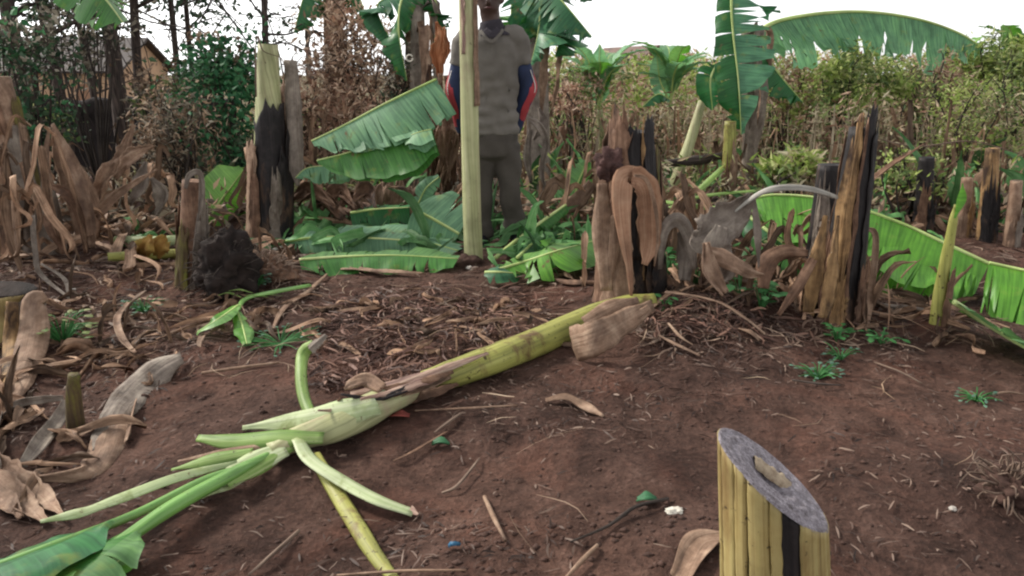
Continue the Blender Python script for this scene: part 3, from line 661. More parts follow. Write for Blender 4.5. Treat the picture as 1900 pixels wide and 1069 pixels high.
mb = MB(); tube(mb, [b-Vector((0, 0, .05)), D(1742, 560, b.y), D(1754, 490, b.y), D(1768, 415, b.y), D(1774, 380, b.y)], [.032, .028, .024, .018, .008], 14, 20, ridge=.2, seed=3); mb.build('stem', M['stem_green'], r1_)
mb = MB(); shell(mb, b, D(1772, 400, b.y), lambda z: .034-.014*z, radians(-100), radians(20), 0, .62, .006, .008, .2, 3); mb.build('leaf_sheath', M['brown'], r1_, solid=.002)
mb = MB(); ribbon(mb, [D(1771, 405, b.y-.02), D(1783, 370, b.y-.02), D(1786, 340, b.y-.02)], [.01, .042, .006], curl=1, ref=Vector((0, -1, 0))); mb.build('tip_leaf', M['leaf_bright'], r1_)

# the pale pole-like stem before the man
b = G(880, 486)
rp = root('young_banana_plant', b, 'slim pale green banana stem standing upright right in front of the man', 'banana plant')
mb = MB(); tube(mb, [b-Vector((0, 0, .1)), D(876, 400, b.y), D(872, 250, b.y), D(869, 100, b.y), D(864, -120, b.y)], [.056, .053, .050, .047, .043], 26, 40, ridge=.05, seed=2); mb.build('stem', M['stem_pale'], rp)
mb = MB(); shell(mb, b, D(867, -100, b.y), lambda z: .055-.010*z, radians(-62), radians(-25), .52, .99, .004, .003, .3, 3); mb.build('leaf_sheath', M['tan'], rp, solid=.002, label='brown dry strip down the upper right side of the stem')
mb = MB(); shell(mb, b, D(867, -100, b.y), lambda z: .055-.010*z, radians(-150), radians(-110), .68, .99, .004, .003, .3, 4); mb.build('leaf_sheath', M['pink_torn'], rp, solid=.002)

# ------------------------------------------------------------------ left edge
b = G(45, 470); yL = b.y
stump('banana_stump', 'fat cut stump at the left edge with greenish top and hanging brown sheaths', b, D(-4, 142, yL), .19, .07, 'tan',
  [('leaf_sheath', -125, -62, 0, .80, .04, .02, .06, 'tan'), ('leaf_sheath', -60, -10, 0, .78, .03, .0, .12, 'greydry'), ('leaf_sheath', -200, -120, 0, .8, .03, .0, .12, 'brown'),
   ('leaf_sheath', -95, -70, 0, .6, .06, .0, .2, 'brown'), ('leaf_sheath', -45, 40, 0, .5, .07, .0, .2, 'greydry'), ('leaf_sheath', -30, 20, .2, .95, .01, .0, .1, 'mossy'), ('leaf_sheath', -170, -55, .1, .93, .008, .0, .1, 'brown')], seed=11)
def dl(label, ribs, mat='tan', nm='dry_leaf', cat='dry leaf', **kw): return ribthing(nm, label, cat, mat, ribs, **kw)
FR = Vector((0, -1, .15))
dl('tall brown trough shaped dry sheath standing upright beside the fat left stump', [([(172, 460, yL-.1), (165, 390, yL-.1), (140, 310, yL-.05), (98, 230, yL)], [.05, .08, .09, .03], dict(curl=1.4, ref=FR, wr=.008, rag=.2)),
   ([(150, 450, yL+.03), (135, 380, yL+.03), (112, 300, yL+.03), (96, 240, yL+.03)], [.05, .10, .10, .03], dict(curl=-1.2, ref=FR, wr=.01, rag=.3)),
   ([(92, 236, yL), (86, 300, yL-.03), (100, 350, yL-.05)], [.02, .05, .03], dict(curl=1.5, ref=FR))], nm='dry_sheath', cat='dry sheath')
dl('dry sheath with one long straight edge behind the trough shaped sheath', [([(176, 440, yL+.1), (172, 380, yL+.1), (150, 330, yL+.1), (132, 290, yL+.12)], [.05, .09, .09, .03], dict(curl=-1.7, ref=FR))], nm='dry_sheath', cat='dry sheath')
dl('pale tan dry leaf twisting upward in front of the dark earth bank at left', [([(178, 400, yL+.3), (190, 340, yL+.3), (225, 290, yL+.35), (250, 232, yL+.4)], [.04, .10, .09, .02], dict(curl=.8, ref=FR, wr=.05, rag=.6)),
   ([(215, 330, yL+.3), (245, 290, yL+.3), (285, 270, yL+.35)], [.04, .10, .02], dict(curl=1, ref=FR, wr=.03, rag=.4))])
dl('tan dry leaf stalk pointing up to the right over the left litter', [([(178, 402, yL+.1), (215, 365, yL+.1), (250, 340, yL+.1), (292, 314, yL+.1)], [.07, .06, .04, .01], dict(curl=1.5, ref=FR, wr=.01)),
   ([(192, 430, yL+.1), (215, 420, yL+.1), (245, 408, yL+.1)], [.03, .03, .02], dict(curl=2, ref=UP))])
dl('grey curling dry leaves dangling from the small stump', [([(280, 330, yL+.3), (300, 360, yL+.3), (290, 400, yL+.3)], [.03, .12, .03], dict(curl=1.4, ref=FR, wr=.03)),
   ([(270, 300, yL+.3), (262, 340, yL+.3), (240, 380, yL+.3)], [.03, .12, .04], dict(curl=1.4, ref=FR, wr=.03))], mat='greydry')
dl('brown curled sheath lying against the foot of the fat left stump', [([(95, 345, yL-.2), (125, 360, yL-.25), (150, 400, yL-.25), (160, 470, yL-.25)], [.03, .07, .06, .03], dict(curl=1.5, ref=FR, wr=.01)),
   ([(120, 470, yL-.35), (100, 430, yL-.35), (80, 400, yL-.3)], [.03, .07, .04], dict(curl=1.5, ref=FR, wr=.01))], mat='brown')
b = G(12, 620)
stump('banana_stump', 'low cut stump with a dark top and yellow green rim at the left edge', b, D(8, 530, b.y), .14, .125, 'rootmass',
  [('leaf_sheath', -150, -30, 0, .96, .012, .0, .03, 'stem_yellow'), ('leaf_sheath', -60, 30, 0, .9, .02, .0, .1, 'greydry')], seed=13, core_f=.96)
dl('wide pale brown dry sheath bent double below the low cut stump at left', [([(85, 548, 3.25), (62, 562, 3.2), (60, 620, 3.1), (35, 700, 3.0), (-20, 790, 2.9)], [.05, .10, .13, .11, .06], dict(curl=-1.2, ref=Vector((.3, -1, .3)), wr=.008))], mat='tan', nm='dry_sheath', cat='dry sheath')
dl('golden brown dry sheath standing at the left edge beside the bent pale sheath', [([(22, 560, 3.15), (18, 640, 3.1), (2, 740, 3.0)], [.05, .07, .05], dict(curl=-1.4, ref=Vector((.3, -1, .3)), wr=.006))], mat='straw', nm='dry_sheath', cat='dry sheath')
dl('dark looped dry leaf forming a hollow ring at the left edge', [([(-20, 800, 2.55), (30, 752, 2.6), (75, 742, 2.6), (118, 738, 2.62)], [.03, .03, .03, .02], dict(curl=1.2, ref=FR)),
   ([(120, 742, 2.6), (110, 775, 2.55), (75, 820, 2.5), (40, 865, 2.45)], [.02, .05, .055, .03], dict(curl=1.2, ref=Vector((.5, -1, .4)))),
   ([(4, 770, 2.5), (-8, 820, 2.45), (2, 870, 2.4)], [.03, .05, .04], dict(curl=1.2, ref=FR))], mat='greydry')
dl('broad ribbed tan dry leaf spreading down from the left edge beside the green stalks', [([(-20, 850, 2.3), (25, 880, 2.28), (70, 915, 2.22), (125, 965, 2.15)], [.05, .07, .06, .01], dict(curl=1.2, ref=Vector((.2, -.6, 1)), wr=.012, rag=.4)),
   ([(-20, 880, 2.3), (15, 905, 2.28), (50, 935, 2.22), (85, 968, 2.15)], [.05, .07, .06, .02], dict(curl=1.3, ref=Vector((.2, -.6, 1)), wr=.012, rag=.4)),
   ([(-20, 910, 2.2), (10, 930, 2.2), (40, 960, 2.12)], [.05, .06, .02], dict(curl=1.3, ref=Vector((.2, -.6, 1)), wr=.012, rag=.4))])
dl('long grey brown dry leaf folded and drooping over the dark hollow at left', [
   ([(337, 662, 2.92), (290, 690, 2.88), (240, 735, 2.80), (195, 800, 2.68), (176, 838, 2.62)], [.05, .13, .13, .075, .02], dict(curl=-.8, ref=Vector((.3, -.8, 1)), wr=.014))], mat='greydry')
dl('lower folded half of the drooping dry leaf with a tan curled end touching the soil', [
   ([(215, 760, 2.72), (205, 810, 2.62), (185, 855, 2.5), (150, 880, 2.4), (68, 888, 2.3)], [.10, .12, .10, .045, .02], dict(curl=-1.0, ref=Vector((.4, -1, .6)), wr=.012)),
   ([(250, 745, 2.72), (238, 790, 2.66), (232, 820, 2.62)], [.03, .035, .02], dict(curl=-1.0, ref=FR))])
dl('bent tan dry stalk curving down over the litter left of centre', [([G(240, 560, .05), G(218, 592, .05), G(226, 628, .05), G(250, 655, .02)], [.02, .035, .035, .02], dict(curl=1.8)),
   ([G(238, 548, .05), G(262, 556, .04), G(310, 556, .06)], [.02, .028, .015], dict(curl=1.6))])
dl('looping tan dry tendril at the left edge over the green weeds', [([(148, 598, 3.2), (110, 590, 3.2), (70, 615, 3.2), (60, 640, 3.2), (85, 655, 3.2)], [.012, .014, .012, .012, .008], dict(curl=2.5))])
dl('v shaped pale dry stalk hanging below the fat left stump', [([(60, 400, 4.2), (66, 470, 4.1), (75, 510, 4.0), (130, 555, 3.9)], [.03, .03, .03, .018], dict(curl=2)),
   ([(75, 490, 4.0), (120, 520, 3.95), (128, 555, 3.9)], [.02, .025, .018], dict(curl=2))], mat='greydry')
b = G(138, 790)
mb = MB(); tube(mb, [b-Vector((0, 0, .06)), D(137, 740, b.y), D(138, 695, b.y)], [.030, .026, .020], 12, 10, ridge=.2)
mb.build('green_shoot', M['mossy'], label='short bright green shoot standing in the dark hollow at left', cat='shoot')
b = G(352, 532)
stump('banana_stump', 'thin mossy yellow green stump beside the black root ball', b, D(358, 335, b.y), .075, .055, 'brown',
  [('leaf_sheath', -150, -80, 0, .75, .01, .0, .2, 'mossy'), ('leaf_sheath', -70, 10, 0, .95, .012, .02, .3, 'greydry'), ('leaf_sheath', 100, 190, 0, 1.0, .012, .02, .3, 'brown')], seed=15)
dl('thin dry leaf strip draped over the top of the mossy stump', [([(345, 350, b.y-.08), (352, 325, b.y-.08), (372, 322, b.y-.08), (375, 365, b.y-.08), (368, 410, b.y-.08)], [.02, .03, .03, .03, .01], dict(curl=1.5, ref=FR, wr=.01))], mat='greydry')
# root ball
def lump(name, label, cat, mat, c, rx, ry, rz, seed, amp=.35, group=None, hairs=0, hm='twig'):
    rt = root(name, Vector((c.x, c.y, c.z-rz*.7)), label, cat, group) if hairs else None
    mb = MB(); rows = []; uvs = []
    for i in range(25):
        th = pi*i/24; row = []
        for j in range(36):
            ph = 2*pi*j/36; d = Vector((sin(th)*cos(ph), sin(th)*sin(ph), -cos(th)))
            k = 1 + amp*n1(d.x*2+seed, d.y*2, d.z*2) + amp*.5*n1(d.x*6+seed, d.y*6, d.z*6) + amp*.25*n1(d.x*15, d.y*15+seed, d.z*15)
            row.append(c + Vector((d.x*rx*k, d.y*ry*k, d.z*rz*k)))
        rows.append(row); uvs.append([(2*pi*j/36*rx, th*rz) for j in range(37)])
    mb.grid(rows, uvs, wrap=True)
    if not hairs: return mb.build(name, M[mat], label=label, cat=cat, group=group)
    mb.build('core', M[mat], rt); rnd = random.Random(seed); mb = MB()
    for _ in range(hairs):
        th, ph = rnd.uniform(.2, pi*.95), rnd.uniform(0, 2*pi); d = Vector((sin(th)*cos(ph), sin(th)*sin(ph), -cos(th)))
        p = c + Vector((d.x*rx, d.y*ry, d.z*rz))*.95; L = rnd.uniform(.03, .12); s = Vector((rnd.uniform(-1, 1), rnd.uniform(-1, 1), rnd.uniform(-1, .4)))
        tube(mb, [p, p+d*L*.5+s*L*.2, p+d*L*.6+s*L*.7], [.0035, .0025, .001], 4, 4, cap=(False, False))
    mb.build('roots', M[hm], rt); return rt
lump('root_ball', 'round dark earthy root ball with hairy roots beside the mossy stump', 'root ball', 'rootmass', G(418, 500, .12), .15, .14, .17, 3, .5, hairs=140, hm='twig_dark')
lump('root_ball', 'low tangle of dark brown roots right of the round root ball', 'root ball', 'brown', G(490, 505, .03), .16, .10, .08, 8, .5, hairs=220)
lump('root_ball', 'small broken clump of roots and soil at the right edge', 'root ball', 'clod', G(1868, 905, .02), .06, .06, .05, 9, .5, hairs=120, hm='twig')
lump('soil_heap', 'dark little heap of soil at the foot of the pale stem', 'soil heap', 'clod', G(868, 492, .0), .10, .06, .06, 12, .3)
lump('rotten_lump', 'rough dark reddish lump on the left side of the thick dark stump', 'rotten lump', 'rot', D(1130, 303, yC-.13), .055, .04, .062, 21, .6)
ribthing('fallen_leaf_stalk', 'pale green leaf stalk lying on the soil behind the bright leaf scrap', 'leaf stalk', 'petiole',
  [([G(442, 575, .03), G(455, 552, .05), G(510, 538, .06), G(575, 527, .04)], [.02, .04, .05, .04], dict(curl=-2.6))])
lone_leaf('leaf_scrap', 'bright green leaf scrap lying flat left of the pale green stalk', [G(442, 566, .07), G(405, 592, .07), G(366, 616, .03)], [.02, .05, .055, .035], 'leaf_bright', r=(.005, .003), tears=0, fold=(.2, .1), droop=.4, cat='leaf scrap', seed=2)
lone_leaf('leaf_scrap', 'bright green leaf scrap hanging down below the pale green stalk', [G(440, 578, .06), G(450, 605, .04), G(458, 638, .02)], [.02, .035, .045, .02], 'leaf_bright', r=(.005, .003), tears=0, fold=(.2, .1), droop=.4, cat='leaf scrap', seed=3)
scatter = [(405, 548, .03), (425, 540, .05), (455, 548, .03), (480, 545, .02)]
ribthing('yellow_leaf_bits', 'yellow green shredded leaf bits at the foot of the round root ball', 'leaf scrap', 'sheath_lime', [([G(u, v, h+.01), G(u+20, v-4+i*2, h+.02), G(u+44, v+4, h)], [.01, .02, .005], dict(curl=.8)) for i, (u, v, h) in enumerate(scatter)])
dl('long curved dry strip sweeping over the soil right of the pale green stalk', [([G(606, 508, .02), G(570, 540, .02), G(525, 572, .02), G(504, 618, .01)], [.015, .035, .03, .012], dict(curl=-1, ref=UP, wr=.005))], mat='tan', nm='dry_strip', cat='dry strip')
dl('flat pinkish dry sheath lying along the front edge of the fallen leaves', [([G(600, 492, .02), G(650, 497, .03), G(720, 502, .03), G(790, 508, .01)], [.03, .07, .05, .01], dict(curl=-.8, wr=.01))], mat='tan', nm='dry_sheath', cat='dry sheath')
dl('pale stalk piece jutting from the root tangle towards the fallen leaves', [([(505, 462, 5.0), (540, 450, 5.0), (570, 442, 5.05)], [.04, .04, .04], dict(curl=-3))], mat='greypet', nm='stalk_piece', cat='leaf stalk')
mb = MB(); tube(mb, [G(200, 478, .03), G(270, 474, .035), G(330, 470, .03)], [.028, .034, .028], 14, 12, ridge=.08)
mb.build('banana_log', M['stem_green'], label='short pale green stem section lying behind the mossy stump', cat='banana stem')
mb = MB(); tube(mb, [G(215, 446, .04), G(300, 448, .05), G(360, 440, .05)], [.03, .035, .03], 14, 12, ridge=.08)
mb.build('banana_log', M['sheath_white'], label='whitish stem section lying behind the orange yellow leaf', cat='banana stem')
dl('orange and yellow withered leaf piece on the ground behind the mossy stump', [([G(262, 476, .04), G(270, 456, .14), G(280, 436, .2)], [.05, .11, .03], dict(curl=.9, wr=.03, rag=.4, ref=FR)), ([G(292, 476, .04), G(298, 456, .12), G(312, 446, .14)], [.05, .12, .04], dict(curl=1.1, wr=.03, rag=.4, ref=FR))], mat='yellow_dry', nm='withered_leaf', cat='leaf scrap')
lone_leaf('banana_leaf', 'upright bright green leaf blade leaning between the mossy stump and the yellow topped stump', [(372, 425, 5.6), (400, 385, 5.6), (430, 345, 5.65), (452, 315, 5.7)], [.02, .12, .2, .18, .05], 'leaf_bright', ref=Vector((.2, -1, 0)), tears=0, fold=(.1, .1), droop=.3, seed=4)
lone_leaf('banana_leaf', 'dark green leaf lying behind the foot of the yellow topped stump', [(455, 440, 5.3), (500, 425, 5.3), (560, 410, 5.4), (600, 395, 5.5)], [.10, .22, .24, .16], 'leaf', ref=Vector((0, -.9, 1)), tears=4, fold=(-.1, -.1), droop=.5, seed=14)

# ------------------------------------------------------------------ felled leaves behind the plot
lone_leaf('banana_leaf', 'large folded leaf with torn grey green strips hanging left of the man', [(578, 262, 5.0), (640, 232, 5.0), (720, 190, 5.0), (810, 147, 5.05)], [.05, .16, .25, .31, .31, .27], 'leaf_glauc', ref=Vector((0, .35, 1)), n=60, r=(.007, .010), tears=11, gap=.16, fold=(-1.1, -1.7), droop=.3, slant=.2, seed=21, bite=.05)
lone_leaf('banana_leaf', 'smooth green leaf half sagging below the large torn folded leaf', [(588, 298, 4.95), (650, 282, 4.92), (720, 258, 4.9), (800, 232, 4.9)], [.03, .13, .21, .27, .28, .2], 'leaf', ref=Vector((0, .3, 1)), n=40, r=(.006, .008), tears=2, gap=.1, fold=(-1.2, -1.6), droop=.2, slant=.1, seed=22, bite=.05)
lone_leaf('banana_leaf', 'small pale flap of leaf folded over beside the legs of the pale stem', [(752, 256, 4.85), (775, 246, 4.83), (800, 240, 4.83)], [.08, .13, .10], 'leaf_glauc', ref=Vector((0, .4, 1)), n=14, r=(.004, .004), tears=0, fold=(-.9, -1.4), droop=.2, seed=23)
lone_leaf('banana_leaf', 'short grey green leaf stub hooked over left of the folded leaf', [(548, 330, 5.2), (570, 312, 5.2), (610, 308, 5.2), (652, 312, 5.2)], [.02, .09, .13, .12, .10], 'leaf_glauc', ref=Vector((0, .3, 1)), n=20, r=(.004, .004), tears=3, fold=(-1.1, -1.5), droop=.3, seed=24)
FL = 'felled banana leaves on the ground behind the plot'
lone_leaf('banana_leaf', 'felled leaf with torn pale strips in front of the pale stem base', [(528, 448, 4.9), (600, 440, 4.9), (690, 442, 4.9), (790, 450, 4.85), (850, 465, 4.8)], [.06, .20, .24, .25, .22, .10], 'leaf_glauc', ref=Vector((0, -.9, 1)), n=50, tears=8, gap=.3, fold=(-.1, -.3), droop=.6, seed=25, group=FL)
lone_leaf('banana_leaf', 'felled leaf with a pale yellow midrib slanting down to the pale stem', [(768, 388, 5.0), (810, 410, 4.95), (852, 434, 4.9)], [.18, .28, .28, .18], 'leaf_glauc', ref=Vector((0, -1, .5)), n=24, r=(.010, .009), tears=2, gap=.3, fold=(-.1, -.15), droop=.2, seed=26, group=FL)
lone_leaf('banana_leaf', 'narrow green leaf tip rising behind the slanting midrib left of the pale stem', [(775, 380, 5.15), (790, 350, 5.15), (815, 328, 5.15)], [.03, .07, .06, .03], 'leaf_glauc', ref=Vector((0, -1, .4)), n=16, r=(.005, .004), tears=1, fold=(.1, .1), seed=27, group=FL)
lone_leaf('banana_leaf', 'felled leaf with deeply torn dark strips below the folded leaf', [(650, 395, 5.3), (700, 388, 5.3), (760, 385, 5.3)], [.14, .22, .22, .14], 'leaf_dark', ref=Vector((0, -.9, 1)), n=30, tears=7, gap=.4, fold=(-.2, -.5), droop=.5, seed=28, group=FL)
lone_leaf('banana_leaf', 'long flat felled leaf edge along the soil left of the pale stem', [G(555, 482, .05), G(640, 476, .07), G(740, 474, .08), G(850, 480, .06)], [.08, .16, .18, .16, .08], 'leaf', ref=Vector((0, -.5, 1)), n=44, tears=6, gap=.3, fold=(.1, -.2), droop=.5, seed=29, group=FL)
lone_leaf('banana_leaf', 'felled leaf showing curling white strips behind the root tangle', [(505, 408, 5.4), (560, 415, 5.3), (620, 430, 5.2)], [.10, .15, .14, .05], 'sheath_white', ref=Vector((0, -.6, 1)), n=30, tears=8, gap=.9, fold=(-.2, -.3), droop=.9, seed=30, group=FL)
lone_leaf('banana_leaf', 'felled leaf with a straight pale midrib slanting up right behind the man', [G(920, 478, .03), (960, 445, 4.85), (1010, 408, 5.0), (1050, 380, 5.15)], [.01, .04, .07, .05], 'leaf', ref=Vector((0, -.5, 1)), n=30, r=(.014, .009), tears=3, fold=(-.5, -.7), droop=.5, seed=31, group=FL)
lone_leaf('banana_leaf', 'glossy green felled leaf spread flat between the man and the thick stump', [G(925, 500, .06), G(975, 485, .10), G(1035, 465, .14), G(1110, 445, .12)], [.04, .12, .18, .19, .15], 'leaf_bright', ref=Vector((0, -.45, 1)), n=36, tears=5, gap=.5, fold=(.0, -.1), droop=.35, seed=32, group=FL)
lone_leaf('banana_leaf', 'small green felled leaf curled at the right foot of the pale stem', [G(900, 505, .05), G(930, 505, .07), G(968, 508, .04)], [.05, .08, .07, .03], 'leaf_teal', ref=Vector((0, -.5, 1)), n=20, tears=2, fold=(.1, 0), droop=.5, seed=33, group=FL)
lone_leaf('banana_leaf', 'curled stringy green leaf strips between the man and the glossy leaf', [G(960, 478, .12), (1000, 445, 4.75), (1060, 430, 4.7)], [.03, .08, .07, .02], 'leaf_dark', ref=Vector((0, -.6, 1)), n=30, tears=10, gap=.9, fold=(0, .1), droop=1.0, seed=34, group=FL)
lone_leaf('banana_leaf', 'upright green leaf blade left of the rotten lump', [(1065, 375, 5.6), (1072, 340, 5.6), (1090, 300, 5.6)], [.08, .13, .12, .03], 'leaf', ref=Vector((0, -1, 0)), n=16, tears=0, fold=(.2, .2), seed=35)
# the great fallen leaf on the right
lone_leaf('banana_leaf', 'very large bright green fallen leaf with pale upper midrib running down to the right edge', [(1385, 372, 4.55), (1440, 362, 4.5), (1540, 372, 4.4), (1660, 410, 4.25), (1760, 455, 4.1), (1835, 490, 4.0)],
   [.12, .36, .46, .52, .56, .54, .46, .28], 'leaf_bright', ref=Vector((0, .5, 1)), n=90, r=(.010, .014), tears=15, gap=.12, fold=(-.85, -2.0), droop=.5, slant=.12, seed=41, bite=.06)
lone_leaf('banana_leaf', 'second bright green fallen leaf overlapping at the right edge', [(1835, 488, 3.85), (1880, 498, 3.8), (1960, 515, 3.7), (2060, 540, 3.6)], [.30, .48, .52, .52, .45], 'leaf_bright', ref=Vector((0, .5, 1)), n=40, r=(.012, .014), tears=3, gap=.15, fold=(-.8, -1.9), droop=.5, slant=.1, seed=42)
lone_leaf('banana_leaf', 'shaded underside leaf with a pale midrib on the soil at the right edge', [G(1770, 560, .16), G(1830, 600, .10), G(1900, 642, .06), G(1990, 690, .05)], [.08, .16, .2, .2], 'leaf', ref=Vector((.2, -.5, 1)), n=40, r=(.014, .012), tears=4, gap=.2, fold=(.5, -.4), droop=.1, seed=43)
lone_leaf('banana_leaf', 'pointed green leaf lying under the left end of the very large leaf', [(1400, 440, 4.3), (1450, 460, 4.2), (1505, 480, 4.1)], [.06, .16, .18, .10], 'leaf', ref=Vector((0, -.7, 1)), n=24, tears=3, fold=(-.1, -.3), droop=.4, seed=44)
lone_leaf('banana_leaf', 'yellow ribbed green leaf between the hoop shaped leaf and the large leaf', [(1382, 395, 4.5), (1420, 425, 4.3), (1455, 452, 4.2)], [.04, .12, .10, .03], 'leaf_dark', ref=Vector((0, -.7, 1)), n=24, r=(.014, .010), tears=4, gap=.5, fold=(-.2, -.3), droop=.6, seed=45)
for i, (pp, ww, lb, mt) in enumerate([
    ([(1235, 372, 5.2), (1290, 378, 5.1), (1372, 388, 5.0)], .10, 'pale yellow green stem half lying behind the hoop shaped dry leaf', 'sheath_lime'),
    ([(1270, 368, 5.6), (1300, 345, 5.6), (1338, 310, 5.7)], .09, 'light green stalk propped up behind the thick dark stump', 'sheath_lime'),
    ([(1240, 384, 5.0), (1300, 362, 5.1), (1400, 352, 5.2)], .06, 'thin yellow green stalk resting on the felled stem half', 'sheath_lime')]):
    ribthing('fallen_leaf_stalk', lb, 'leaf stalk', mt, [(pp, [ww*.7, ww, ww*.8], dict(curl=-2.2))])
dl('tangled brown dry sheaths lying behind the man towards the thick stump', [([(965, 365, 5.5), (1010, 370, 5.5), (1085, 362, 5.5)], [.04, .07, .05], dict(curl=-1.8, wr=.01)),
   ([(1030, 400, 5.2), (1070, 375, 5.2), (1100, 340, 5.2)], [.03, .12, .08], dict(curl=-1.5, wr=.02, ref=FR)), ([(975, 385, 5.5), (1030, 392, 5.4), (1100, 388, 5.3)], [.06, .08, .06], dict(curl=-1.5, wr=.02)),
   ([(1015, 412, 5.1), (1060, 413, 5.1), (1098, 414, 5.0)], [.02, .02, .02], dict(curl=2))], nm='dry_sheath', cat='dry sheath')
dl('pile of reddish brown dry leaves under the folded leaf', [([(540+i*14, 372+((i*7) % 5)*6, 5.5-i*.02), (575+i*13, 352+((i*5) % 4)*9, 5.45), (625+i*9, 385+((i*3) % 4)*8, 5.3)], [.03, .12, .03], dict(curl=1.2, wr=.03, ref=UP if i % 2 else FR)) for i in range(9)], mat='brown')
dl('row of tan dry leaf scraps standing below the folded leaf', [([(670+i*17, 395, 5.7), (668+i*18, 360, 5.7), (676+i*17, 322+((i*7) % 4)*8, 5.75)], [.05, .09, .03], dict(curl=1.4, wr=.03, ref=FR)) for i in range(7)], mat='tan')
dl('curtain of brown dry leaves hanging beside the man on the left', [([(798+((i*13) % 50), 120+((i*29) % 90), 5.5+((i*7) % 5)*.1), (800+((i*13) % 50)+((i*11) % 14)-7, 220+((i*17) % 50), 5.45), (795+((i*17) % 55), 330+((i*19) % 50), 5.4)], [.03, .09, .02], dict(curl=1.6, wr=.035, rag=.4, ref=FR)) for i in range(16)], mat='brown')
dl('pale tan dry leaves hanging in front of the brown curtain beside the man', [([(808+((i*13) % 36), 180+((i*29) % 90), 5.35), (805+((i*13) % 40)+((i*11) % 14)-7, 240+((i*17) % 40), 5.3), (800+((i*17) % 40), 300+((i*19) % 60), 5.3)], [.02, .06, .01], dict(curl=1.6, wr=.03, rag=.4, ref=FR)) for i in range(7)], mat='tan')
dl('cream and grey dry leaves hanging in loops right of the man', [([(975, 215, 5.4), (1000, 235, 5.4), (1012, 265, 5.4), (1005, 320, 5.4), (1012, 350, 5.4)], [.03, .06, .05, .04, .01], dict(curl=1.6, wr=.02, ref=FR)),
   ([(985, 240, 5.4), (978, 290, 5.4), (985, 340, 5.4)], [.03, .06, .02], dict(curl=1.6, wr=.02, ref=FR)), ([(1000, 200, 5.5), (1008, 230, 5.5), (990, 260, 5.5)], [.02, .08, .02], dict(curl=1.6, wr=.03, ref=FR))], mat='greydry')
dl('orange dry leaf hanging from the stalks behind the man at upper left', [([(810, 40, 5.7), (816, 70, 5.7), (812, 100, 5.7), (818, 150, 5.7)], [.02, .07, .10, .03], dict(curl=.5, wr=.035, rag=.5, ref=FR)), ([(824, 50, 5.75), (828, 90, 5.72), (822, 118, 5.7)], [.02, .06, .03], dict(curl=1.1, wr=.03, rag=.5, ref=FR))], mat='orange_dry')
# ------------------------------------------------------------------ the man
M['skin'] = plain('skin', (.065, .037, .030), .5, .15, 9, .15)
M['shirt'] = plain('shirt', (.135, .122, .108), .9, .12, 7, .25, .004)
M['trousers'] = plain('trousers', (.066, .057, .049), .9, .2, 6, .3, .004)
M['undershirt'] = plain('undershirt', (.035, .03, .038), .9, .2, 10, .2)
M['navy'] = plain('navy', (.022, .032, .075), .8, .2, 9, .2)
M['red'] = plain('red', (.36, .045, .055), .8, .15, 9, .2)
M['white_stripe'] = plain('white_stripe', (.55, .52, .5), .8, .1, 9, .2)
M['boot'] = plain('boot', (.012, .012, .016), .5, .2, 20, .2)
M['hair'] = plain('hair', (.012, .009, .009), .95, .3, 60, 1, .004)
M['eye'] = plain('eye', (.6, .57, .52), .3, .05, 30, .0); M['lips'] = plain('lips', (.09, .035, .035), .5, .1, 30, .2)
def fuse(name, mb, mat, parent, vox=.010, it=6, disp=None, label=None):
    o = mb.build(name, mat, parent, label=label)
    r = o.modifiers.new('r', 'REMESH'); r.mode = 'VOXEL'; r.voxel_size = vox; r.use_smooth_shade = True
    s = o.modifiers.new('s', 'SMOOTH'); s.iterations = it; s.factor = .6
    bpy.context.view_layer.update(); dg = bpy.context.evaluated_depsgraph_get()
    me = bpy.data.meshes.new_from_object(o.evaluated_get(dg)); o.modifiers.clear(); old = o.data; o.data = me; bpy.data.meshes.remove(old)
    me.name = name
    if disp:
        org = ORG[parent]
        for v in me.vertices:
            d = disp(v.co + org, v.normal)
            if d: v.co += v.normal*d
    me.polygons.foreach_set('use_smooth', [True]*len(me.polygons))
    if not me.materials: me.materials.append(mat)
    return o
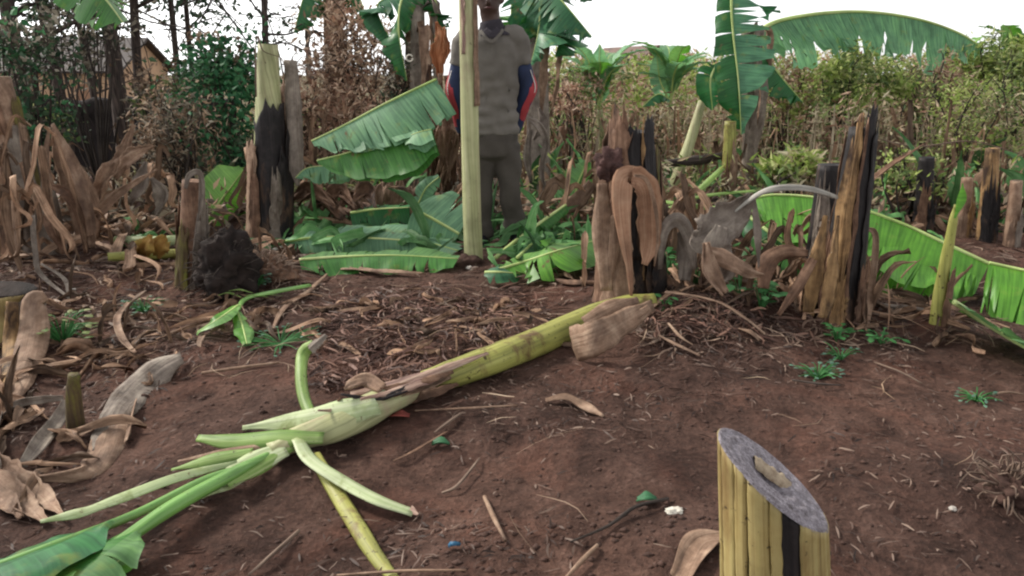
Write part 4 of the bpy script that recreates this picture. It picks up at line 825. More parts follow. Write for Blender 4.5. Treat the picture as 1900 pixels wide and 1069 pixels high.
def man():
    Y = 5.03; p = lambda u, v, dy=0: D(u, v, Y) + Vector((0, dy, 0))
    foot = p(918, 460); foot.z = hgt(foot.x, Y); rt = root('person', foot, 'man in grey brown shirt and navy red sleeves standing behind the pale stem', 'person')
    FY = Vector((0, 1, 0)); V = Vector
    # joints
    sL, sR = p(862, 74), p(958, 70); eL, eR = p(845, 165, .05), p(978, 165, .05); wL, wR = p(856, 236, .13), p(956, 236, .13)
    hipL, hipR = p(896, 275), p(940, 275); kL, kR = p(893, 362, -.02), p(947, 360, -.02); aL, aR = p(893, 440, .01), p(958, 434, .03)
    nk = p(913, 52); ch = p(908, 6)
    mb = MB()
    tube(mb, [p(915, 285), p(915, 250), p(914, 200), p(912, 140), p(911, 92), p(912, 66), p(912, 56)], [.11, .125, .118, .14, .15, .11, .07], 24, 16, flat=[.7, .7, .72, .68, .62, .6, .8], ref=FY)
    tube(mb, [p(912, 64), p(911, 40), p(908, 20)], [.062, .056, .06], 16, 6, flat=1.0, ref=FY)
    tube(mb, [p(908, 32, -.03), p(908, 18, -.02), p(907, -2, 0), p(907, -24, .01), p(907, -40, .015), p(907, -46, .02)], [.030, .058, .074, .080, .065, .02], 20, 14, flat=[1.0, 1.15, 1.25, 1.25, 1.2, 1], ref=FY)
    tube(mb, [p(907, -2, -.085), p(907, 5, -.105), p(907, 9, -.09)], [.008, .017, .012], 10, 5, ref=FY)       # nose
    for s in (-1, 1): tube(mb, [p(907+s*23, -7, .0), p(907+s*26, 0, .01), p(907+s*23, 7, .0)], [.010, .014, .008], 8, 5, ref=FY)   # ears
    for s, e, w in ((sL, eL, wL), (sR, eR, wR)):
        tube(mb, [nk + (s-nk)*.55, s, s.lerp(e, .5), e, e.lerp(w, .5), w], [.045, .056, .047, .041, .037, .026], 14, 14)
    for h, k, a in ((hipL, kL, aL), (hipR, kR, aR)):
        tube(mb, [h+V((0, 0, .05)), h, h.lerp(k, .5), k, k.lerp(a, .4), a, a-V((0, 0, .04))], [.075, .070, .056, .044, .044, .034, .034], 16, 16)
        tube(mb, [a+V((0, .05, -.045)), a+V((0, -.03, -.055)), a+V((0, -.13, -.06))], [.034, .038, .028], 10, 8, flat=.7)
    # hands folded behind the hips, fingers curled
    for s, w in ((-1, wL), (1, wR)):
        hd = (p(909, 258, .17) - w).normalized(); up = V((0, 0, 1)); back = V((0, 1, 0)); pm = w + hd*.05
        tube(mb, [w, pm, w+hd*.10], [.025, .038, .034], 12, 8, flat=.5, ref=back)
        for i in range(4):
            o0 = w + hd*.095 + up*(.027-.018*i); L = (.068, .078, .072, .056)[i]
            tube(mb, [o0, o0+hd*L*.45+back*.006, o0+hd*L*.75+back*-.012, o0+hd*L*.85+back*-.035], [.0095, .009, .0085, .0075], 8, 8)
        t0 = w + hd*.035 + up*.028; tube(mb, [t0, t0+hd*.025+up*.022, t0+hd*.055+up*.024-back*.01], [.012, .011, .009], 8, 6)
    fuse('body', mb, M['skin'], rt, .0075, 4)
    # face details and hair
    for s in (-1, 1):
        c = p(907+s*9.5, -12, -.088); mb = MB(); tube(mb, [c-V((.012, 0, 0)), c, c+V((.012, 0, 0))], [.002, .008, .002], 8, 6); mb.build('eye', M['eye'], rt)
    c = p(907, 16, -.083); mb = MB(); tube(mb, [c-V((.024, -.008, 0)), c, c+V((.024, .008, 0))], [.002, .008, .002], 8, 8); mb.build('mouth', M['lips'], rt)
    mb = MB(); tube(mb, [p(907, -20, .03), p(907, -34, .025), p(907, -45, .02), p(907, -50, .02)], [.087, .082, .06, .01], 20, 8, flat=1.2, ref=FY); mb.build('hair', M['hair'], rt)
    mb = MB(); tube(mb, [p(914, 70, -.01), p(913, 58, -.005), p(911, 44, 0), p(910, 38, 0)], [.135, .085, .068, .064], 24, 8, flat=[.62, .8, 1, 1], ref=FY, cap=(False, False)); mb.build('undershirt', M['undershirt'], rt)
    # shirt: one garment, v neck, short sleeves
    def fold(co, n):
        z = co.z; hem = max(0, 1-abs(z-.85)/.35)
        return 1.9*(.009*hem*n1(co.x*5, co.y*4, z*26) + .007*n1(co.x*7+3, co.y*6, z*9+co.x*14) + .004*n1(co.x*22, 4, z*16))
    mb = MB()
    tube(mb, [p(916, 249), p(916, 240), p(915, 200), p(913, 150), p(912, 110), p(911, 84), p(912, 66), p(912, 58)], [.158, .155, .148, .160, .176, .172, .125, .085], 30, 26, flat=[.74, .74, .75, .72, .68, .66, .7, .8], ref=FY)
    for s, e in ((sL, eL), (sR, eR)):
        tube(mb, [nk + (s-nk)*.5 + V((0, 0, -.01)), s + V((0, 0, .0)), s.lerp(e, .35), s.lerp(e, .52)], [.055, .069, .066, .069], 16, 10)
    sh = fuse('shirt', mb, M['shirt'], rt, .009, 5, fold)
    mb = MB(); ribbon(mb, [p(893, 58, -.10), p(900, 68, -.128), p(913, 79, -.14), p(926, 68, -.128), p(934, 56, -.10)], [.016]*2, curl=.8, ref=V((0, -1, 0)), n=24, m=4); mb.build('collar', M['shirt'], sh, solid=.003)
    mb = MB(); ribbon(mb, [p(901, 56, -.118), p(908, 63, -.134), p(913, 66, -.139), p(919, 63, -.134), p(926, 55, -.118)], [.03, .045, .03], curl=.3, ref=V((0, -1, 0)), n=16, m=4); mb.build('neck_opening', M['undershirt'], sh, solid=.002)
    # long sleeves of the garment underneath: navy with a red outer panel
    for s, e, w, sg in ((sL, eL, wL, -1), (sR, eR, wR, 1)):
        mb = MB(); tube(mb, [s.lerp(e, .25), s.lerp(e, .6), e, e.lerp(w, .5), w, w.lerp(w+(w-e)*.3, .5)], [.055, .057, .056, .051, .047, .043], 18, 22, lump=.06, seed=sg)
        sl = mb.build('sleeve', M['navy'], rt)
        out = V((sg, -.15, 0)).normalized()
        A = [s.lerp(e, .62), e+V((sg*.004, 0, 0)), e.lerp(w, .5), w]
        R = [.058, .060, .056, .052]
        pts = [a + out*r for a, r in zip(A, R)]
        mb = MB(); ribbon(mb, pts, [.03, .15, .16, .10], curl=2.6, ref=out*-1, n=18, m=10); mb.build('sleeve_panel', M['red'], sl)
        mb = MB(); o2 = V((sg*.75, -.66, 0)).normalized(); ribbon(mb, [a + o2*(r+.002) for a, r in zip(A[:3], R)], [.006, .009, .006], curl=.3, ref=o2*-1, n=14, m=3); mb.build('sleeve_stripe', M['white_stripe'], sl)
    # trousers
    def tf(co, n):
        z = co.z; return .016*n1(co.x*6, co.y*5, z*9+co.x*9) + .010*max(0, 1-z/.45)*n1(co.x*4, 3, z*22) + .004*n1(co.x*20, 2, z*12)
    mb = MB()
    tube(mb, [p(916, 236), p(916, 255), p(916, 285), p(916, 300)], [.145, .150, .155, .10], 26, 10, flat=[.72, .74, .74, .6], ref=FY)
    for h, k, a, fl in ((hipL, kL, aL, .078), (hipR, kR, aR, .098)):
        tube(mb, [h+V((0, 0, .02)), h.lerp(k, .5), k, k.lerp(a, .5), a+V((0, 0, .03)), a+V((0, 0, -.02))], [.088, .078, .066, .066, fl, fl*.96], 20, 24, flat=[.95, .95, .95, .9, .9, .9], ref=FY)
    fuse('trousers', mb, M['trousers'], rt, .009, 5, tf)
    for h, a, sx in (('L', aL, -1), ('R', aR, 1)):
        mb = MB(); z = hgt(a.x, a.y)
        g = V((a.x, a.y, z))
        tube(mb, [g+V((0, .075, .05)), g+V((0, .02, .055)), g+V((sx*.01, -.08, .045)), g+V((sx*.02, -.155, .032)), g+V((sx*.022, -.185, .022))], [.030, .050, .048, .042, .016], 14, 14, flat=[1, 1, .8, .68, .6])
        tube(mb, [g+V((0, .02, .05)), g+V((0, .02, .14))], [.045, .045], 14, 4)
        bt = fuse('boot', mb, M['boot'], rt, .008, 3)
        mb = MB(); ribbon(mb, [g+V((0, .08, .010)), g+V((sx*.01, -.06, .008)), g+V((sx*.022, -.19, .010))], [.07, .10, .06], curl=.05, n=12, m=3); mb.build('sole', M['boot'], bt, solid=.016)
man()
# ------------------------------------------------------------------ vegetation builders
def cards(mb, rnd, c, s, n, size, el=2.2, fold=.25, down=0.0, gz=1.0):
    """n leaf-sized faces gathered round c"""
    for _ in range(n):
        p = c + Vector((rnd.gauss(0, s), rnd.gauss(0, s), rnd.gauss(0, s*gz)))
        d = Vector((rnd.gauss(0, 1), rnd.gauss(0, 1), rnd.gauss(-down, .8))).normalized()
        w = d.cross(Vector((rnd.gauss(0, 1), rnd.gauss(0, 1), rnd.gauss(0, 1)))).normalized(); nn = d.cross(w)
        L = size*rnd.uniform(.6, 1.4); W = L/el; f = nn*(W*fold)
        b = len(mb.v)
        for q in (p, p+d*L*.35+w*W*.5+f, p+d*L, p+d*L*.35-w*W*.5+f, ): mb.v.append(q); mb.uv.append((0, 0))
        mb.f.append((b, b+1, b+2)); mb.fuv.append([(0, 0)]*3); mb.f.append((b, b+2, b+3)); mb.fuv.append([(0, 0)]*3)
def bush(name, label, cat, c, rx, ry, rz, mats, n, size, seed, clumps=26, el=2.2, down=0, group=None, twigs=18, twigmat='twig_dark', sig=.16, stem=True, kind=None):
    """c = centre of the crown; grows from the ground below"""
    rnd = random.Random(seed); base = Vector((c.x, c.y, hgt(c.x, c.y)))
    rt = root(name, base, label, cat, group) if kind is None else None
    if kind: rt = root(name, base, label, cat, group)
    st = MB(); parts = {m: MB() for m in mats}
    for k in range(clumps):
        th = rnd.uniform(0, 2*pi); q = rnd.random()**.45; zz = rnd.uniform(-1, 1); h = sqrt(max(0, 1-zz*zz*.8))
        p = c + Vector((cos(th)*rx*q*h, sin(th)*ry*q*h, rz*zz*rnd.uniform(.6, 1.05)))
        m = mats[rnd.randrange(len(mats))]; s = sig*min(rx, rz)*rnd.uniform(.6, 1.5)*1.6
        cards(parts[m], rnd, p, s, max(3, int(n/clumps*rnd.uniform(.5, 1.6))), size*rnd.uniform(.8, 1.25), el, down=down)
        if k < twigs:
            mid = base.lerp(p, .55) + Vector((rnd.gauss(0, .08), rnd.gauss(0, .08), .05)); r = .006+.004*rnd.random()
            tube(st, [base - Vector((0, 0, .05)), mid, p, p+Vector((rnd.gauss(0, s), rnd.gauss(0, s), s*1.5))], [r*1.6, r, r*.7, r*.3], 5, 7, cap=(False, False))
    if stem and st.v: st.build('stems', M[twigmat], rt)
    for m, b in parts.items():
        if b.v: b.build('foliage', M[m], rt, smooth=False)
    return rt
def tree(label, u, vb, y, r, htop, lean, crown, mat, n, size, seed, nb=9, sig=.14, el=1.8, group='trees at the back left', trunkmat='bark', cz=None):
    """trunk with limbs, crown of leaf clumps at the limb ends; crown = (radius, lowest limb height)"""
    rnd = random.Random(seed); b = D(u, vb, y); b.z = hgt(b.x, b.y); rt = root('tree', b, label, 'tree', group)
    tk = MB(); cr = MB(); cR, cz = crown
    P = [b-Vector((0, 0, .1)), b+Vector((lean*.3, 0, htop*.35)), b+Vector((lean*.6+.05*rnd.gauss(0, 1), 0, htop*.7)), b+Vector((lean, 0, htop))]
    tube(tk, P, [r*1.25, r, r*.8, r*.4], 10, 18, ridge=.3, seed=seed); S = spline(P, 20)
    for k in range(nb):
        t = (cz/htop) + (1-cz/htop)*k/nb; s0 = S[min(20, int(t*20))]; a = rnd.uniform(0, 2*pi); L = cR*rnd.uniform(.5, 1.1)
        d = Vector((cos(a), sin(a)*.8, rnd.uniform(.1, .7))); e = s0 + d*L; m = s0.lerp(e, .5)+Vector((0, 0, rnd.uniform(-.1, .15)))
        tube(tk, [s0, m, e], [r*.45, r*.3, r*.12], 6, 8, cap=(False, False))
        for j in range(6):
            q = rnd.uniform(.3, 1); p0 = s0.lerp(e, q); dd = Vector((rnd.gauss(0, 1), rnd.gauss(0, 1), rnd.gauss(.1, .7)))*(L*.32); p1 = p0+dd
            tube(tk, [p0, p0.lerp(p1, .5)+Vector((0, 0, .03)), p1], [r*.15, r*.1, r*.04], 4, 4, cap=(False, False))
            cards(cr, rnd, p1, sig, int(n/(nb*6)*rnd.uniform(.5, 1.5)), size, el, down=.3)
    tk.build('trunk', M[trunkmat], rt); cr.build('crown', M[mat], rt, smooth=False); return rt
def bplant(label, u, vb, y, top, r, leaves, seed, stemmat='stem_pale', group=None, dead=0, leafmats=('leaf',), name='banana_plant'):
    """top=(u,v) of the pseudostem; leaves: list of (list of (u,v,y) midrib points, width, kwargs)"""
    b = D(u, vb, y); b.z = hgt(b.x, b.y); rt = root(name, b, label, 'banana plant', group); tp = D(top[0], top[1], y)
    mb = MB(); tube(mb, [b-Vector((0, 0, .1)), b.lerp(tp, .5)+Vector((.02, 0, 0)), tp], [r*1.15, r, r*.75], 16, 16, ridge=.12, seed=seed); mb.build('stem', M[stemmat], rt)
    for i, (pts, w, kw) in enumerate(leaves):
        kw = dict(kw); mat = kw.pop('mat', leafmats[i % len(leafmats)])
        leaf_part(rt, pts, w if isinstance(w, list) else oval(w), mat, seed=seed*7+i, n=kw.pop('n', 36), r=kw.pop('r', (.012, .004)), **kw)
    rnd = random.Random(seed)
    for k in range(dead):
        a = rnd.uniform(0, 2*pi); s = tp.lerp(b, rnd.uniform(0, .3)); o = Vector((cos(a), sin(a), 0)); mb = MB()
        ribbon(mb, [s+o*r*.6, s+o*(r+.12)+Vector((0, 0, .02)), s+o*(r+.14)-Vector((0, 0, rnd.uniform(.3, .6))), s+o*(r+.08)-Vector((0, 0, rnd.uniform(.7, 1.0)))], [.04, .10, .09, .02], curl=1.8, ref=o, wr=.03, rag=.4, seed=k)
        mb.build('dead_leaf', M['tan' if k % 2 else 'greydry'], rt)
    return rt
def fan(top, y, n, L, seed, w=.16, spread=1.0, up=.9, mats=('leaf_teal', 'leaf')):
    """n short upright-arching leaves round a stem top given in pixels"""
    rnd = random.Random(seed); c = D(top[0], top[1], y); out = []
    for i in range(n):
        a = 2*pi*i/n + rnd.uniform(-.3, .3); el = rnd.uniform(.5, 1.0)*up; l = L*rnd.uniform(.75, 1.15)
        o = Vector((cos(a)*spread, sin(a)*spread, 0))
        out.append(([c, c+o*l*.12+Vector((0, 0, l*.42*el+.05)), c+o*l*.32+Vector((0, 0, l*.78*el)), c+o*l*.58+Vector((0, 0, l*.86*el))], w*rnd.uniform(.8, 1.2),
            dict(mat=mats[i % len(mats)], tears=rnd.randint(2, 7), gap=.5, fold=(.5, .5), droop=.8, ref=(UP - o*.3), t0=.12, n=26, m=4) if False else
            dict(mat=mats[i % len(mats)], tears=rnd.randint(1, 5), gap=.4, fold=(.45, .45), droop=.5, ref=UP, t0=.12, n=26, m=4, wave=.02)))
    return out
# ------------------------------------------------------------------ houses far behind
def house(label, c, w, dpt, hw, hr, wallm, roofm, gable_front=False, rot=0, over=.35):
    rt = root('house', c, label, 'house'); R = Matrix.Rotation(rot, 3, 'Z'); tr = lambda x, y, z: c + R @ Vector((x, y, z))
    a, b = w/2, dpt/2; mb = MB()
    def quad(m, P): i = len(m.v); [m.vert(tr(*q), (q[0]+q[1], q[2])) for q in P]; m.face(list(range(i, i+len(P))))
    for P in (((-a, -b), (a, -b)), ((a, -b), (a, b)), ((a, b), (-a, b)), ((-a, b), (-a, -b))):
        quad(mb, [(P[0][0], P[0][1], -.8), (P[1][0], P[1][1], -.8), (P[1][0], P[1][1], hw), (P[0][0], P[0][1], hw)])
    if gable_front:
        for s in (-1, 1): quad(mb, [(-a, s*b, hw), (a, s*b, hw), (0, s*b, hw+hr)])
    else:
        for s in (-1, 1): quad(mb, [(s*a, -b, hw), (s*a, b, hw), (s*a, 0, hw+hr)])
    mb.build('wall', M[wallm], rt, smooth=False)
    mb = MB(); o = over; k = hr/(a if gable_front else b)
    if gable_front:
        for s in (-1, 1): quad(mb, [(s*(a+o), -b-o, hw-o*k+.03), (0, -b-o, hw+hr+.03), (0, b+o, hw+hr+.03), (s*(a+o), b+o, hw-o*k+.03)])
    else:
        for s in (-1, 1): quad(mb, [(-a-o, s*(b+o), hw-o*k+.03), (a+o, s*(b+o), hw-o*k+.03), (a+o, 0, hw+hr+.03), (-a-o, 0, hw+hr+.03)])
    mb.build('roof', M[roofm], rt, smooth=False, solid=.10)
    return rt, tr, quad
M['ochre'] = plain('ochre', (.48, .31, .20), .9, .15, 2, .2); M['brickwall'] = plain('brickwall', (.30, .17, .11), .9, .3, 4, .3)
M['tin'] = plain('tin', (.065, .052, .05), .7, .3, 1.5, .2); M['tin_brown'] = plain('tin_brown', (.11, .065, .05), .7, .3, 1.5, .2); M['dark_opening'] = plain('dark_opening', (.02, .018, .018), .6)
c = D(165, 205, 36); c.z = hgt(c.x, c.y)
h_, tr, quad = house('low house with ochre wall and grey roof behind the trees at left', c, 5.2, 5, 2.3, 1.2, 'ochre', 'tin')
for nm, x0, x1, z0, z1, mt in (('door', .9, 1.7, 0, 1.7, 'brickwall'), ('window', -1.6, -.9, .8, 1.5, 'dark_opening')):
    mb = MB(); quad(mb, [(x0, -2.53, z0), (x1, -2.53, z0), (x1, -2.53, z1), (x0, -2.53, z1)]); mb.build(nm, M[mt], h_, smooth=False, solid=.04)
c = D(1165, 190, 34); c.z = hgt(c.x, c.y)
h_, tr, quad = house('brown gabled house half hidden behind the young banana plants', c, 2.8, 5, 2.0, 1.0, 'brickwall', 'tin_brown', True, .25)
mb = MB(); quad(mb, [(-.4, -2.53, .0), (.4, -2.53, .0), (.4, -2.53, 1.6), (-.4, -2.53, 1.6)]); mb.build('door', M['dark_opening'], h_, smooth=False, solid=.04)

# ------------------------------------------------------------------ dark earth bank, far thicket, brush
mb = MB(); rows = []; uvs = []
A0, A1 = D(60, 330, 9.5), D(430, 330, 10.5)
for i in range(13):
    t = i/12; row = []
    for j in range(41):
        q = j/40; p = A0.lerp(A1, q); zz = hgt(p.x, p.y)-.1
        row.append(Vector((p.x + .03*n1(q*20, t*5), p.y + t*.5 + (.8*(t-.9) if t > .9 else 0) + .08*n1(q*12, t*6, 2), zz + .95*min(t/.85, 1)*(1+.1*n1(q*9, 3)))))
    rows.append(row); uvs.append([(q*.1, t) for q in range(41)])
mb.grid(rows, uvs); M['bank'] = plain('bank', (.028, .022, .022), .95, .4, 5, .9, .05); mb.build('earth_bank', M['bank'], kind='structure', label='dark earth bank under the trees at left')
def thicket(name, label, cat, spans, mats, seed, size, el, stalks=0, stalkmat='twig', down=0):
    """spans: (u0,u1,vtop,y0,y1,n) rows of brush standing on the ground between two distances"""
    rnd = random.Random(seed); parts = {m: MB() for m in mats}; st = MB()
    for (u0, u1, vt, y0, y1, n) in spans:
        for _ in range(n):
            y = rnd.uniform(y0, y1); u = rnd.uniform(u0, u1); tp = D(u, vt + 26*n1(u*.009, seed)+12*n1(u*.03, seed), y); g = hgt(tp.x, y)
            z = g + max(.1, (tp.z-g))*rnd.random()**.8
            p = Vector((tp.x, y, z)); m = mats[int((n1(u*.015, y*.5, seed)+.5 + rnd.uniform(-.25, .25))*len(mats)) % len(mats)]
            cards(parts[m], rnd, p, .05, 4, size, el, down=down)
        for _ in range(int(stalks*(u1-u0)/100)):
            y = rnd.uniform(y0, y1); u = rnd.uniform(u0, u1); tp = D(u, vt+rnd.uniform(-6, 70), y); g = hgt(tp.x, y)
            b = Vector((tp.x+rnd.gauss(0, .10), y, g)); r = rnd.uniform(.004, .012)
            tube(st, [b, b.lerp(tp, .5)+Vector((rnd.gauss(0, .03), 0, 0)), tp], [r*1.3, r, r*.4], 5, 5, cap=(False, False))
    for m, b in parts.items():
        if b.v: b.build(name, M[m], kind='stuff', label=label, cat=cat, smooth=False)
    if st.v: st.build('dry_stalks', M[stalkmat], kind='stuff', label='thin upright dry stalks in the brush behind the plot', cat='dry stalks')
thicket('far_thicket', 'mixed green and brown thicket closing off the far side of the plot', 'thicket', [(930, 2100, 108, 11, 14, 6500), (-300, 980, 205, 11, 14, 3600), (-1500, -60, 120, 13, 18, 2600), (2050, 2700, 112, 11, 15, 1500)], ['fol_lime', 'fol_straw', 'fol_mid', 'fol_pink', 'fol_lime'], 31, .10, 2.4)
thicket('brown_brush', 'brown dry brush and stalks behind the felled stems', 'brush', [(975, 1560, 200, 7.6, 10.5, 2300), (1500, 1960, 190, 6.6, 10, 2300)], ['fol_straw', 'fol_pink', 'fol_mid', 'fol_dry', 'fol_straw'], 32, .08, 4.5, 60, 'pale_stalk')
thicket('low_green_growth', 'low green growth among the felled stems', 'ground cover', [(960, 1900, 300, 5.6, 7.5, 550), (200, 700, 330, 6, 8, 400)], ['fol_mid', 'fol_lime', 'fol_straw', 'fol_straw'], 33, .08, 4.5)
thicket('dead_leaf_carpet', 'carpet of dead leaves under the brush behind the plot', 'leaf litter', [(-200, 560, 372, 5.3, 8.5, 1500), (520, 1900, 385, 5.5, 8, 2300)], ['fol_dry', 'fol_grey', 'litter'], 34, .11, 3)

# ------------------------------------------------------------------ bushes
def C(u, v, y): return D(u, v, y)
bush('dry_bush', 'big mound of pinkish brown dead leaves behind the folded leaf', 'dry bush', C(640, 230, 7.4), .58, .5, .55, ['fol_pink', 'fol_pink', 'fol_dry'], 4200, .07, 41, 60, 3.2, .6, sig=.2)
bush('dry_bush', 'tall peak of grey pink dead leaves rising to the sky left of the man', 'dry bush', C(650, 95, 7.8), .30, .3, .42, ['fol_dry', 'fol_pink'], 2000, .07, 42, 36, 3.5, .8, sig=.22)
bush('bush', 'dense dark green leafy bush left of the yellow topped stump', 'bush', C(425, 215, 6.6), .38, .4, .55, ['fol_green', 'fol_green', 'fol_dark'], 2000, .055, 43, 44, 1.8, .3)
bush('bush', 'loose green and rusty leaved bush top above the dark green bush', 'bush', C(400, 120, 6.9), .40, .3, .22, ['fol_green', 'fol_dry'], 900, .055, 44, 26, 1.8, .2)
bush('dry_bush', 'grey brown withered bush in front of the dark green bush', 'dry bush', C(330, 265, 6.2), .30, .25, .32, ['fol_grey', 'fol_dry', 'fol_grey'], 2200, .05, 45, 40, 3.2, .5)
bush('bush', 'dark leafy bush at the left edge above the fat stump', 'bush', C(45, 150, 6.6), .32, .4, .62, ['fol_dark', 'fol_green', 'fol_grey'], 1300, .06, 46, 44, 1.7, .3)
bush('bush', 'small green bush before the ochre house', 'bush', C(105, 235, 8.5), .28, .3, .16, ['fol_dark', 'fol_mid'], 400, .06, 47, 24, 1.8)
bush('dry_bush', 'withered brown and green clump between the trees over the earth bank', 'dry bush', C(315, 200, 7.6), .30, .3, .35, ['fol_grey', 'fol_mid', 'fol_dry'], 1500, .055, 48, 36, 2.6, .3)
bush('bush', 'bright yellow green bush above the leaning gold stump', 'bush', C(1600, 152, 7.6), .46, .4, .24, ['fol_lime', 'fol_lime', 'fol_mid'], 3000, .06, 51, 40, 2.6)
bush('dry_bush', 'rusty brown and green bush right of the big torn leaf', 'dry bush', C(1470, 165, 8.2), .42, .4, .28, ['fol_straw', 'fol_pink', 'fol_lime'], 2000, .06, 52, 40, 2.6)
bush('dry_bush', 'reddish brown fine brush right of the bright yellow green bush', 'dry bush', C(1735, 165, 7.8), .45, .4, .24, ['fol_pink', 'fol_dry', 'fol_mid'], 2200, .06, 53, 40, 4.5)
bush('bush', 'yellow green feathery bush at the upper right corner', 'bush', C(1830, 112, 8.2), .46, .4, .22, ['fol_lime', 'fol_lime', 'fol_mid'], 2400, .08, 54, 34, 3.5)
bush('bush', 'grey green fine leaved bush at the right edge above the fallen leaf', 'bush', C(1835, 230, 6.6), .38, .4, .34, ['fol_mid', 'fol_lime', 'fol_straw', 'fol_lime'], 3000, .045, 55, 50, 3.2)
bush('bush', 'dark green bush below the feathery bush at the right edge', 'bush', C(1885, 150, 7.6), .25, .3, .22, ['fol_mid', 'fol_lime'], 900, .06, 56, 24, 2)
bush('bush', 'sparse green shrub with pale stems behind the slim sprout', 'bush', C(1690, 320, 5.6), .28, .25, .14, ['fol_lime', 'fol_mid'], 500, .05, 57, 20, 2.4)
bush('bush', 'low green plants behind the arching grey stalk', 'bush', C(1470, 315, 6.0), .30, .25, .12, ['fol_lime', 'fol_mid', 'fol_straw'], 450, .09, 58, 24, 2.6)
bush('bush', 'leafy green growth between the young banana plants', 'bush', C(1060, 170, 8.6), .35, .3, .22, ['fol_mid', 'fol_dry'], 900, .06, 59, 26, 2.4)
bush('dry_bush', 'orange brown dead leaves behind the man at right', 'dry bush', C(1058, 190, 8.0), .22, .2, .12, ['fol_pink'], 500, .06, 60, 14, 2.5)
bush('dry_bush', 'brown dead leaves and stalks behind the slanting pale stem', 'dry bush', C(1230, 270, 8.4), .42, .3, .26, ['fol_straw', 'fol_grey', 'fol_mid'], 1300, .06, 61, 30, 3.5)
bush('dry_bush', 'dark dry brush between the peak of dead leaves and the man', 'dry bush', C(755, 180, 7.2), .25, .25, .35, ['fol_grey', 'fol_dark', 'fol_dry'], 1300, .06, 62, 30, 3, .5)

# ------------------------------------------------------------------ trees at the back left
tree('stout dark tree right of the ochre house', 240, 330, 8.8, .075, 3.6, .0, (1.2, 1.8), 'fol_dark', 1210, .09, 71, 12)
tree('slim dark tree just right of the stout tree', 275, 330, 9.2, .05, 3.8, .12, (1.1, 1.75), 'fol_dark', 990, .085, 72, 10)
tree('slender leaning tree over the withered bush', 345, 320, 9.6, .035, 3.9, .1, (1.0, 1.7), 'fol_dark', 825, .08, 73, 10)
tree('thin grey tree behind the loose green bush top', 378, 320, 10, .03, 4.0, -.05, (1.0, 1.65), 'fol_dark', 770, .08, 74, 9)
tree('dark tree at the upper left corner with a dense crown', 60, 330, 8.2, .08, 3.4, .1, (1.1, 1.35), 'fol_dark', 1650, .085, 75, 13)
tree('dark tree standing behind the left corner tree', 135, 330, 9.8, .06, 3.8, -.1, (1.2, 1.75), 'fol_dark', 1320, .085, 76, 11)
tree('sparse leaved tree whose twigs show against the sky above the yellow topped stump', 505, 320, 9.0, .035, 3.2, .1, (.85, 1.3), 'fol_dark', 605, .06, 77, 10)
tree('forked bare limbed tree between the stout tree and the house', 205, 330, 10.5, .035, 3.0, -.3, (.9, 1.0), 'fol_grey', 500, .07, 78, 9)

def twig_tangle():
    rnd = random.Random(66); mb = MB()
    for _ in range(150):
        y = rnd.uniform(6.8, 9.5); uu = rnd.uniform(-40, 580); p = D(uu, rnd.uniform(-40, 80 if 90 < uu < 330 else 190), y); d = Vector((rnd.gauss(0, .35), rnd.gauss(0, .1), rnd.gauss(-.15, .35)))
        P = [p, p+d*.5+Vector((rnd.gauss(0, .06), 0, -.05)), p+d, p+d*1.4+Vector((rnd.gauss(0, .1), 0, -.1))]; r = rnd.uniform(.002, .008)
        tube(mb, P, [r, r*.8, r*.4], 4, 7, cap=(False, False))
    mb.build('twig_tangle', M['twig_dark'], kind='stuff', label='tangle of thin dark twigs and vines between the trees at left', cat='twigs')
twig_tangle()
bush('bush', 'hanging dark foliage over the roof of the ochre house', 'bush', C(150, 60, 7.4), .55, .4, .28, ['fol_grey', 'fol_dark', 'fol_grey'], 600, .055, 64, 34, 2.0, .5)
# ------------------------------------------------------------------ banana plants
H = -1.45
bplant('ragged banana plant with withered hanging leaves left of the man', 622, 330, 8.4, (612, -40), .10, [
    ([(612, -50, 8.4), (570, -20, 8.2), (545, 60, 8.1)], .30, dict(mat='leaf_dark', fold=(-1, -1), tears=8)), ([(612, -50, 8.4), (655, -30, 8.2), (690, 60, 8.0)], .26, dict(mat='leaf_dark', fold=(-1.1, -1.1), tears=8))], 81, 'tan', dead=7)
bplant('dark banana plant with torn leaves hanging against the sky left of the man', 765, 330, 7.0, (775, -40), .07, [
    ([(775, -50, 7.0), (745, 0, 6.9), (740, 60, 6.8), (755, 150, 6.8)], .22, dict(mat='leaf_dark', fold=(-.9, -.9), tears=12, gap=.6)), ([(775, -50, 7), (810, 10, 6.9), (805, 90, 6.9)], .14, dict(mat='leaf_dark', fold=(-1.2, -1.2), tears=8, gap=.6)),
    ([(770, -50, 7.2), (725, -10, 7.2), (700, 20, 7.2), (745, 110, 7.2)], .20, dict(mat='leaf_teal', fold=(-.8, -.8), tears=10, gap=.6))], 82, 'greydry', dead=6)
